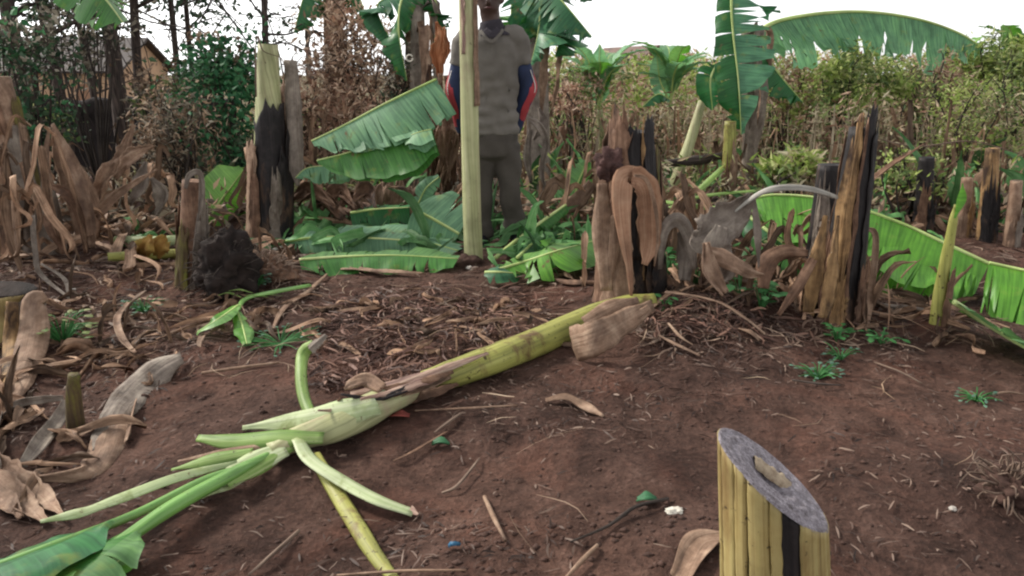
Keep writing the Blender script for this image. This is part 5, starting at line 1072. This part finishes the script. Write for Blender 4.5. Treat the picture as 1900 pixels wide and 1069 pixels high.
bplant('banana plant with big drooping torn blue green leaves right of the man', 1000, 330, 6.8, (985, -60), .09, [
    ([(985, -60, 6.8), (1010, -35, 6.6), (1050, 10, 6.4), (1098, 68, 6.3)], .30, dict(mat='leaf_teal', fold=(-.75, -.9), tears=14, gap=.55)),
    ([(985, -60, 6.8), (1000, -20, 6.6), (1000, 50, 6.5), (985, 120, 6.5)], .36, dict(mat='leaf_teal', fold=(-.3, -.3), tears=9, gap=.35)),
    ([(975, -60, 6.8), (955, -30, 6.9), (948, 40, 6.9), (952, 130, 6.9)], .30, dict(mat='leaf', fold=(-.5, -.5), tears=9, gap=.4)),
    ([(995, -60, 6.8), (1060, -50, 6.7), (1100, 0, 6.7)], .22, dict(mat='leaf_teal', fold=(-.8, -.8), tears=10)),
    ([(990, -40, 6.7), (1025, 10, 6.6), (1040, 60, 6.5), (1030, 105, 6.5)], .32, dict(mat='leaf_dark', fold=(-.6, -.6), tears=8, gap=.3))], 83, 'greydry', dead=4)
bplant('young banana plant with a fan of upright leaves left of the gabled house', 1118, 335, 8.8, (1112, 205), .05, fan((1112, 200), 8.8, 15, .80, 5, .11, spread=1.0, up=1.05, mats=('leaf_young', 'leaf_young', 'leaf_bright')) + [([(1112, 195, 8.8), (1110, 150, 8.8), (1113, 82, 8.8)], .14, dict(mat='leaf_young', fold=(.2, .2), tears=2, ref=FR))], 84, 'stem_pale', 'young banana plants behind the plot')
bplant('young banana plant with spreading leaves right of the gabled house', 1250, 335, 8.8, (1243, 195), .045, fan((1243, 192), 8.8, 14, .74, 9, .11, spread=1.0, up=1.05, mats=('leaf_young', 'leaf_young', 'leaf_bright')) + [([(1243, 190, 8.8), (1225, 150, 8.7), (1218, 98, 8.7)], .12, dict(mat='leaf_young', fold=(.2, .2), tears=2, ref=FR)),
    ([(1243, 185, 8.6), (1220, 175, 8.5), (1192, 198, 8.4)], .11, dict(mat='leaf_dark', fold=(-.5, -.5), tears=3))], 85, 'stem_pale', 'young banana plants behind the plot')
bplant('tall banana plant with one torn leaf hanging down and one arching over the bushes', 1392, 335, 7.2, (1385, 60), .06, [
    ([(1375, -70, 7.0), (1358, -10, 6.8), (1360, 60, 6.7), (1370, 150, 6.6), (1375, 250, 6.6)], [.22, .40, .44, .44, .40, .26, .05], dict(mat='leaf_teal', ref=Vector((.1, -1, 0)), fold=(.25, .1), droop=.3, tears=12, gap=.5, n=60, sides=(-1,), slant=.15, bite=.45, wave=.04)),
    ([(1375, -70, 7.02), (1361, -10, 6.82), (1363, 60, 6.72), (1373, 150, 6.62), (1377, 240, 6.62)], [.05, .12, .15, .16, .2, .20, .05], dict(mat='leaf_dark', ref=Vector((.1, -1, 0)), fold=(.0, .0), droop=.6, tears=8, gap=.3, n=60, sides=(1,), slant=.1)),
    ([(1330, 120, 6.8), (1318, 150, 6.7), (1322, 205, 6.7)], .13, dict(mat='leaf_dark', ref=Vector((.1, -1, 0)), fold=(.1, .1), tears=2)),
    ([(1395, 100, 7.3), (1420, 50, 7.6), (1500, 28, 7.8), (1600, 22, 7.9), (1700, 35, 7.9), (1780, 62, 7.9), (1825, 92, 7.9)], [.10, .42, .5, .54, .54, .5, .42, .12], dict(mat='leaf_arch', ref=Vector((0, .1, 1)), fold=(-1.2, -1.9), droop=.25, tears=22, gap=.6, n=100, slant=.25, bite=.45, wave=.05, r=(.026, .012))),
    ([(1400, 60, 7.3), (1440, 130, 7.2), (1490, 190, 7.1)], .22, dict(mat='leaf_dark', fold=(-.7, -.7), tears=8, gap=.6))], 86, 'greydry', dead=5)
bplant('small banana plant with pale leaves at the far upper right', 1880, 300, 9.5, (1875, 130), .05, fan((1875, 125), 9.5, 7, .6, 21, .12, mats=('leaf_bright', 'leaf')), 87, 'stem_pale', 'young banana plants behind the plot')
bplant('small banana plant in the bushes right of the bright bush', 1785, 300, 10, (1780, 150), .045, fan((1780, 140), 10, 6, .55, 23, .11, mats=('leaf_bright', 'leaf')), 88, 'stem_pale', 'young banana plants behind the plot')
lone_leaf('banana_leaf', 'green leaf tip hanging down at the top left corner', [(150, -60, 5.6), (180, -20, 5.5), (205, 10, 5.45), (228, 42, 5.4)], [.30, .26, .2, .06], 'leaf', ref=Vector((0, -.4, 1)), n=30, tears=5, gap=.4, fold=(-.6, -.6), droop=.4, seed=61)
# ------------------------------------------------------------------ small stumps and stems behind
def bstump(label, u, vt, vb, wpx, core, sh, seed, cat='banana stump'):
    y = min(G(u, vb).y, 12); b = D(u, vb, y); b.z = hgt(b.x, b.y); t = D(u, vt, y); r = wpx*y/FPX/2
    b.x = t.x - (t.x-b.x)*.5
    stump('banana_stump', label, b, t, r*1.15, r*.85, core, [('leaf_sheath', -150+i*55, -95+i*55+12, 0, .6+.4*((i*7+seed) % 5)/5, .004+.004*(i % 2), .015, .3, m) for i, m in enumerate(sh)], 'stumps at the back of the plot', seed, seg=16)
bstump('thin stump with a pale yellow upper half right of the torn hanging leaf', 1440, 185, 330, 20, 'stem_pale', ['sheath_lime', 'brown'], 1)
bstump('slim brown and green stem standing under the torn hanging leaf', 1355, 225, 392, 26, 'stem_green', ['brown', 'tan', 'mossy'], 2)
bstump('dark stump with pale dry sheaths right of the leaning gold stump', 1720, 292, 428, 34, 'char_and_shade', ['brown', 'char_and_shade', 'tan', 'brown'], 3)
bstump('black stump with a yellow green top near the right edge', 1842, 275, 445, 30, 'straw', ['char_and_shade', 'char_and_shade', 'brown'], 4)
bstump('pale dry stump at the right edge', 1886, 335, 455, 26, 'tan', ['tan', 'greydry', 'brown'], 5)
bstump('small broken tan stump between the slim sprout and the black stump', 1795, 330, 440, 24, 'tan', ['tan', 'straw', 'brown'], 6)
bstump('thin grey stump behind the rotten lump', 1045, 235, 350, 20, 'brown', ['greydry', 'brown'], 7)
bstump('faint thin stem in the brush right of the young banana plants', 1330, 235, 330, 12, 'tan', ['tan'], 8)
bstump('short tan dry stump in the brush left of the leaning gold stump', 1492, 235, 330, 13, 'tan', ['greydry'], 10)
dl('torn tan dry sheaths standing up among the stumps at right', [([(1690+i*24, 425, 5.9), (1684+i*25, 370, 5.9), (1692+i*24+((i*7) % 3)*6, 300+((i*5) % 4)*14, 5.95)], [.06, .10, .02], dict(curl=1.6, wr=.03, rag=.4, ref=FR)) for i in range(8)], mat='tan')
dl('long brown dry leaf slanting behind the leaning gold stump', [([(1600, 350, 5.2), (1650, 310, 5.3), (1715, 268, 5.4)], [.05, .06, .02], dict(curl=2, wr=.01))], mat='brown')
mb = MB(); tube(mb, [D(1245, 362, 7.0), D(1268, 300, 7.0), D(1285, 250, 7.05), D(1303, 188, 7.1)], [.055, .050, .045, .035], 14, 12, ridge=.1); mb.build('leaning_banana_log', M['stem_pale'], label='pale green banana stem slanting up to the right behind the thick dark stump', cat='banana stem')
mb = MB(); tube(mb, [D(1238, 304, 6.6), D(1290, 298, 6.6), D(1345, 288, 6.7)], [.03, .04, .03], 10, 12, ridge=.4, lump=.3); mb.build('log', M['twig_dark'], label='dark rotting log propped across the slanting pale stem', cat='log')
mb = MB(); tube(mb, [D(1620, 255, 5.8), D(1700, 272, 5.9), D(1800, 262, 6.0), D(1890, 285, 6.1)], [.006, .006, .005, .004], 6, 16); mb.build('vine', M['twig'], label='thin brown vine running through the brush right of the leaning gold stump', cat='vine')
mb = MB(); P = [D(760+6*cos(a*pi/6), 108+6*sin(a*pi/6), 6.7) for a in range(12)]; tube(mb, P, [.006]*3, 6, 30); mb.build('white_ring', M['paper'], label='small white ring hanging in the dark banana leaves left of the man', cat='ring')
# ------------------------------------------------------------------ heaps of dry and green leaf strips
def heap(name, label, cat, mat, regions, seed):
    # regions: (u0, u1, v0, v1, count, length, width, lift, uprightness); every strip rests on the ground where it lies
    rnd = random.Random(seed); mb = MB()
    for (u0, u1, v0, v1, cnt, L0, W0, lift, upr) in regions:
        for _ in range(cnt):
            p = flat(rnd.uniform(u0, u1), rnd.uniform(v0, v1)); p.z = hgt(p.x, p.y) + .01
            a = rnd.uniform(0, 2*pi); L = L0*rnd.uniform(.4, 1.4); w = W0*rnd.uniform(.35, 1.4)
            d = Vector((cos(a), sin(a), 0)); q = rnd.random() < upr
            P = [p]; h = p.z + rnd.uniform(0, lift)
            if q:
                for k in range(1, 4): P.append(p + d*(L*.16*k*k/3) + Vector((0, 0, L*.30*k - (L*.25*rnd.random() if k == 3 else 0))))
            else:
                for k in range(1, 4):
                    x = p + d*(L*k/3) + Vector((rnd.gauss(0, L*.1), rnd.gauss(0, L*.1), 0)); g = hgt(x.x, x.y)
                    x.z = g + .012 + rnd.uniform(0, lift)*(1 if k < 3 else .4); P.append(x)
            rf = Vector((rnd.gauss(0, .5), rnd.gauss(-.5, .6), 1 if not q else .1)).normalized()
            ribbon(mb, P, [w*.3, w, w*.9, w*.12], curl=rnd.choice((-1, 1))*rnd.uniform(.1, 1.5), ref=rf, m=5, n=10, wr=.035*rnd.random(), seed=rnd.random()*50, rag=.35, roll=[0, rnd.uniform(-1, 1)])
    mb.build(name, M[mat], kind='stuff', label=label, cat=cat)
heap('dry_leaf_heap', 'heaped dry banana leaf strips around the stumps and along the left edge', 'dry leaves', 'heap_dry', [
   (-60, 300, 395, 500, 120, .40, .05, .12, .1), (180, 480, 330, 420, 70, .35, .05, .15, .2), (540, 860, 345, 420, 60, .40, .06, .12, .3), (960, 1120, 345, 430, 60, .35, .05, .12, .3),
   (1215, 1560, 400, 520, 110, .38, .05, .14, .35), (1240, 1530, 500, 610, 90, .26, .035, .08, .25), (1590, 1950, 335, 430, 120, .40, .05, .14, .45), (-80, 120, 560, 860, 60, .24, .04, .05, .1), (60, 330, 560, 700, 30, .16, .02, .02, 0),
   (1560, 1780, 540, 640, 50, .22, .022, .04, .15), (590, 1000, 560, 660, 60, .16, .02, .025, 0), (60, 520, 500, 640, 90, .22, .022, .035, .1), (380, 560, 420, 510, 40, .25, .03, .08, .3), (1500, 1620, 470, 610, 45, .3, .03, .05, .7),
   (1060, 1230, 460, 560, 30, .25, .03, .05, .5), (1225, 1610, 335, 420, 110, .4, .045, .16, .4), (1620, 1950, 335, 400, 60, .35, .05, .2, .6), (1640, 1960, 385, 445, 70, .45, .05, .1, .25), (640, 860, 400, 450, 24, .3, .04, .12, .2), (760, 870, 330, 440, 40, .5, .05, .1, .8), (950, 1020, 300, 420, 26, .5, .05, .1, .8)], 91)
heap('felled_leaf_heap', 'tangled green leaf strips and stalks felled behind the plot', 'felled leaves', 'heap_green', [
   (500, 860, 385, 470, 100, .45, .08, .14, .15), (890, 1100, 400, 500, 110, .35, .05, .14, .15), (960, 1110, 345, 410, 40, .5, .07, .2, .3), (1225, 1420, 330, 400, 80, .5, .06, .16, .2), (1600, 1900, 335, 430, 40, .5, .08, .14, .3),
   (960, 1100, 350, 420, 14, .4, .06, .1, .3), (200, 420, 440, 480, 12, .3, .04, .05, .1), (1380, 1520, 400, 480, 22, .35, .06, .1, .2), (1400, 1600, 335, 365, 40, .55, .07, .2, .3), (1650, 1950, 380, 440, 60, .6, .09, .14, .15)], 92)
def dead_stalks():
    rnd = random.Random(93); mb = MB()
    for (u0, u1, y0, y1, v0, v1, n) in [(980, 1560, 7, 10, 190, 290, 120), (1560, 1950, 6.2, 9.5, 180, 320, 130), (1640, 1900, 5.6, 7, 290, 360, 40), (560, 860, 6.6, 8, 180, 300, 50), (200, 560, 7, 9, 200, 320, 50)]:
        for _ in range(n):
            y = rnd.uniform(y0, y1); tp = D(rnd.uniform(u0, u1), rnd.uniform(v0, v1), y); b = Vector((tp.x+rnd.gauss(0, .12), y+rnd.gauss(0, .1), hgt(tp.x, y)-.02)); w = rnd.uniform(.02, .075)
            m = b.lerp(tp, .55)+Vector((rnd.gauss(0, .05), 0, 0))
            P = [b, m, tp] + ([tp+Vector((rnd.gauss(0, .12), 0, -rnd.uniform(.05, .3)))] if rnd.random() < .5 else [])
            ribbon(mb, P, [w, w*.9, w*.6, w*.15][:len(P)], curl=2, ref=Vector((rnd.gauss(0, .4), -1, 0)), m=4, n=10, wr=.015, seed=rnd.random()*40, rag=.3)
    mb.build('dead_stalks', M['heap_dry'], kind='stuff', label='upright dead banana leaf stalks in the brush behind the plot', cat='dead stalks')
dead_stalks()
def hanging():
    rnd = random.Random(94); mb = MB()
    for (u0, u1, v0, v1, y0, y1, n, L) in [(-20, 100, 210, 320, 4.3, 4.7, 13, .5), (90, 330, 270, 350, 4.9, 5.8, 13, .35), (-20, 60, 330, 420, 4.1, 4.5, 14, .3), (450, 570, 180, 320, 5.35, 5.5, 7, .35), (540, 640, 300, 350, 5.5, 5.9, 12, .3), (1040, 1110, 280, 360, 4.9, 5.4, 10, .35), (1225, 1330, 330, 420, 3.9, 4.3, 14, .3), (1420, 1520, 400, 470, 3.6, 3.8, 12, .3)]:
        for _ in range(n):
            y = rnd.uniform(y0, y1); p = D(rnd.uniform(u0, u1), rnd.uniform(v0, v1), y); o = Vector((rnd.gauss(0, .09), rnd.gauss(-.05, .05), 0)); l = L*rnd.uniform(.5, 1.3)
            P = [p-Vector((0, -.03, .03)), p+o*.5+Vector((0, 0, .03)), p+o-Vector((0, 0, l*.4)), p+o*1.3+Vector((rnd.gauss(0, .04), 0, -l*.8)), p+o*1.1+Vector((rnd.gauss(0, .07), 0, -l))]
            P = [Vector((q.x, q.y, max(q.z, hgt(q.x, q.y)+.015))) for q in P]; w = rnd.uniform(.02, .06)
            ribbon(mb, P, [w*.5, w, w*.9, w*.7, w*.1], curl=rnd.uniform(-1.4, 1.4), ref=Vector((rnd.gauss(0, .5), -1, 0)), m=5, n=14, wr=.03*rnd.random(), seed=rnd.random()*60, rag=.4)
    mb.build('hanging_dry_leaves', M['heap_dry'], kind='stuff', label='limp grey brown dry leaves hanging from the stumps', cat='dry leaves')
hanging()
# ------------------------------------------------------------------ dry strips, sticks and weeds on the ground
dl('long thin tan stalk bending down right of the fallen trunk onto the litter', [([G(1235, 540, .10), G(1290, 548, .10), G(1340, 562, .08), G(1385, 590, .06), G(1420, 618, .02)], [.03, .022, .022, .025, .03], dict(curl=-1.5))])
dl('pale torn scrap of sheath on the litter under the bent tan stalk', [([G(1370, 610, .03), G(1392, 618, .03), G(1408, 632, .01)], [.02, .045, .02], dict(curl=.8, wr=.01))])
dl('cream coloured dry shreds at the edge of the root mound', [([G(1222, 622, .04), G(1255, 640, .03), G(1298, 660, .01)], [.01, .022, .02], dict(curl=.8)), ([G(1240, 600, .05), G(1262, 625, .04), G(1285, 640, .02)], [.01, .016, .01], dict(curl=.8))])
dl('long thin grey stalk half buried before the felled leaves near the thick stump', [([G(928, 520, .02), G(1000, 508, .05), G(1045, 497, .06), G(1100, 500, .03)], [.012, .022, .022, .014], dict(curl=2.5))], nm='stick', cat='stick', mat='twig')
dl('brown rolled sheath on the soil in front of the thick stump', [([G(1020, 515, .02), G(1060, 520, .03), G(1112, 522, .02)], [.04, .06, .04], dict(curl=-2.5, wr=.01))], nm='dry_sheath', cat='dry sheath', mat='brown')
dl('curled tan leaf piece on the bare soil right of centre', [([G(1012, 742, .01), G(1050, 735, .03), G(1082, 748, .03), G(1120, 772, .005)], [.012, .05, .05, .01], dict(curl=-1.2, wr=.01))], mat='tan')
dl('small brown leaf curl at the edge of the bare soil below the root mound', [([G(730, 855, .01), G(770, 835, .02), G(830, 800, .01)], [.006, .012, .006], dict(curl=-1.2))], mat='brown')
rnd = random.Random(77)
def stick(label, pts, r, mat='twig', grp=None):
    mb = MB(); P = [G(u, v, .012+.01*(i % 2)) for i, (u, v) in enumerate(pts)]
    tube(mb, P, [r*.8, r, r*.6], 7, 12, ridge=.3, seed=len(label)); mb.build('stick', M[mat], label=label, cat='stick', group=grp)
stick('short straight stick lying on the bare soil at lower centre', [(899, 922), (915, 958), (938, 1003)], .007, 'tan')
stick('short brown stick left of the green leaf bit on the soil', [(855, 768), (830, 785), (806, 803)], .006)
stick('long dark stick in the lower left foreground left of the yellow strip', [(555, 985), (510, 1025), (462, 1066)], .006)
stick('thin tan stick lying beside the frayed stalk tip at left', [(375, 692), (430, 684), (520, 672)], .007, 'tan')
stick('pale stick at the bottom edge right of the yellow strip', [(1108, 1012), (1080, 1040), (1050, 1072)], .006, 'tan')
stick('thin pale stalk along the bottom edge of the picture', [(625, 1068), (740, 1060), (865, 1058)], .004, 'tan')
stick('dark thin root crossing the hollow before the yellow stump', [(1240, 925), (1180, 940), (1130, 975), (1060, 1005)], .005, 'twig_dark')
stick('thin pale straw running over the soil below the broken trunk', [(770, 762), (860, 758), (960, 752)], .003, 'tan')
stick('thin brown twig on the bare soil at right below the sprout', [(1622, 672), (1670, 690), (1712, 712)], .004)
stick('short dark twig beside the blue green weed tuft', [(1470, 705), (1520, 712), (1560, 715)], .004, 'twig_dark')
stick('faint pale twig near the right edge above the clump of roots', [(1832, 735), (1866, 728), (1900, 732)], .004, 'tan')
stick('brown twig curving before the tan leaf piece', [(820, 915), (850, 900), (890, 850)], .005)
stick('thin dark stick lying beneath the pale leaf wedge', [(462, 895), (500, 870), (530, 848)], .004, 'tan')
stick('old brown stem piece lying among the litter behind the root mound at right', [(1620, 565), (1680, 572), (1740, 578)], .012, 'greydry')
stick('curved root at the foot of the slim sprout', [(1720, 640), (1745, 632), (1765, 605)], .008, 'twig')
def chip(label, u, v, s, mat='stone', nm='pebble', cat='pebble', el=1.0):
    c = G(u, v, s*.4); lump(nm, label, cat, mat, c, s*el, s, s*.6, u*.1, .4)
chip('small white chip lying in the hollow before the yellow stump', 1251, 948, .014, 'paper', 'white_chip', 'chip', 1.5)
chip('small pale pebble on the soil near the right edge', 1768, 944, .009)
chip('tiny white pebble at the foot of the pale stem', 871, 498, .02)
chip('tiny white pebble in the left litter', 137, 538, .012)
chip('blunt pale stone among the litter right of the gold stump', 1590, 555, .04, 'stone', 'pale_stone', 'stone')
M['blue'] = plain('blue', (.03, .12, .22), .5); M['green_bit'] = plain('green_bit', (.03, .12, .05), .6); M['red_bit'] = plain('red_bit', (.18, .04, .03), .8)
def bit(label, u, v, s, mat, nm, cat):
    mb = MB(); ribbon(mb, [G(u-s*9, v+3, .008), G(u, v-3, .02), G(u+s*9, v+2, .008)], [.01*s, .022*s, .008*s], curl=.8, wr=.01, seed=u, n=8, m=4); mb.build(nm, M[mat], label=label, cat=cat, solid=.001)
bit('small dark green leaf bit on the bare soil below the broken trunk', 818, 822, 1.8, 'green_bit', 'leaf_bit', 'leaf scrap')
bit('tiny blue plastic scrap on the soil at bottom centre', 843, 1010, 1.0, 'blue', 'plastic_scrap', 'plastic scrap')
bit('dull red scrap half buried under the broken trunk', 740, 770, 2.2, 'red_bit', 'red_scrap', 'scrap')
bit('grey green leaf bit in the hollow before the yellow stump', 1200, 925, 2.0, 'green_bit', 'leaf_bit', 'leaf scrap')
def weed(label, u, v, n, R, size, mat, seed, h=.12, name='weed'):
    rnd = random.Random(seed); b = G(u, v); rt = root(name, b, label, 'weed'); st = MB(); lf = MB()
    for _ in range(n):
        a = rnd.uniform(0, 2*pi); q = R*sqrt(rnd.random()); tip = b + Vector((cos(a)*q, sin(a)*q, 0)); tip.z = hgt(tip.x, tip.y) + h*rnd.uniform(.4, 1.1)
        tube(st, [b, b.lerp(tip, .6)+Vector((0, 0, h*.3)), tip], [.003, .0025, .0015], 4, 4, cap=(False, False))
        d = Vector((cos(a+rnd.uniform(-1, 1)), sin(a+rnd.uniform(-1, 1)), rnd.uniform(-.3, .3))).normalized(); s = size*rnd.uniform(.6, 1.3)
        ribbon(lf, [tip, tip+d*s*.5+Vector((0, 0, s*.12)), tip+d*s], [s*.15, s*.75, s*.7, s*.05], curl=-.5, m=4, n=6, seed=rnd.random()*9)
    st.build('stems', M['weed'], rt); lf.build('leaves', M[mat], rt)
weed('round leaved green weed at the right foot of the thick dark stump', 1238, 518, 12, .10, .06, 'weed', 1)
weed('small green weed left of the crumpled dry leaf on the litter', 1290, 532, 9, .07, .05, 'weed', 2)
weed('low broad leaved green weed spreading below the crumpled dry leaf', 1372, 556, 14, .12, .06, 'weed', 3)
weed('green weed right of the broad leaved weed at the litter edge', 1412, 580, 10, .08, .055, 'weed', 4)
weed('tiny green weed behind the raised end of the felled trunk', 1232, 572, 6, .04, .035, 'weed', 5, .05)
M['weed_blue'] = folmat('weed_blue', [(.05, .12, .08), (.10, .20, .14), (.16, .28, .2)])
weed('blue green fine leaved weed tuft on the bare soil right of centre', 1518, 704, 34, .09, .02, 'weed_blue', 6, .04)
weed('faint green weed on the soil between the fine tuft and the gold stump', 1560, 668, 20, .08, .02, 'weed_blue', 7, .04)
weed('small green weed beside the foot of the gold stump', 1552, 635, 14, .05, .04, 'weed', 8, .07)
weed('little grey green weed patch near the right edge', 1812, 745, 24, .09, .016, 'weed_blue', 9, .03)
weed('small weed at the foot of the bent dry stalk at right', 1635, 640, 14, .08, .03, 'weed', 10, .05)
weed('leafy green weed beside the bent pale sheath at left', 118, 640, 40, .12, .035, 'fol_mid', 11, .12)
weed('green weed patch in the left litter before the mossy stump', 268, 582, 24, .10, .03, 'weed_blue', 12, .06)
weed('teal green weed between the round root ball and the pale stalk', 478, 535, 22, .06, .035, 'weed_blue', 13, .07)
weed('low grey green weed spread on the soil beside the bright leaf scrap', 520, 640, 40, .18, .018, 'weed_blue', 14, .025)
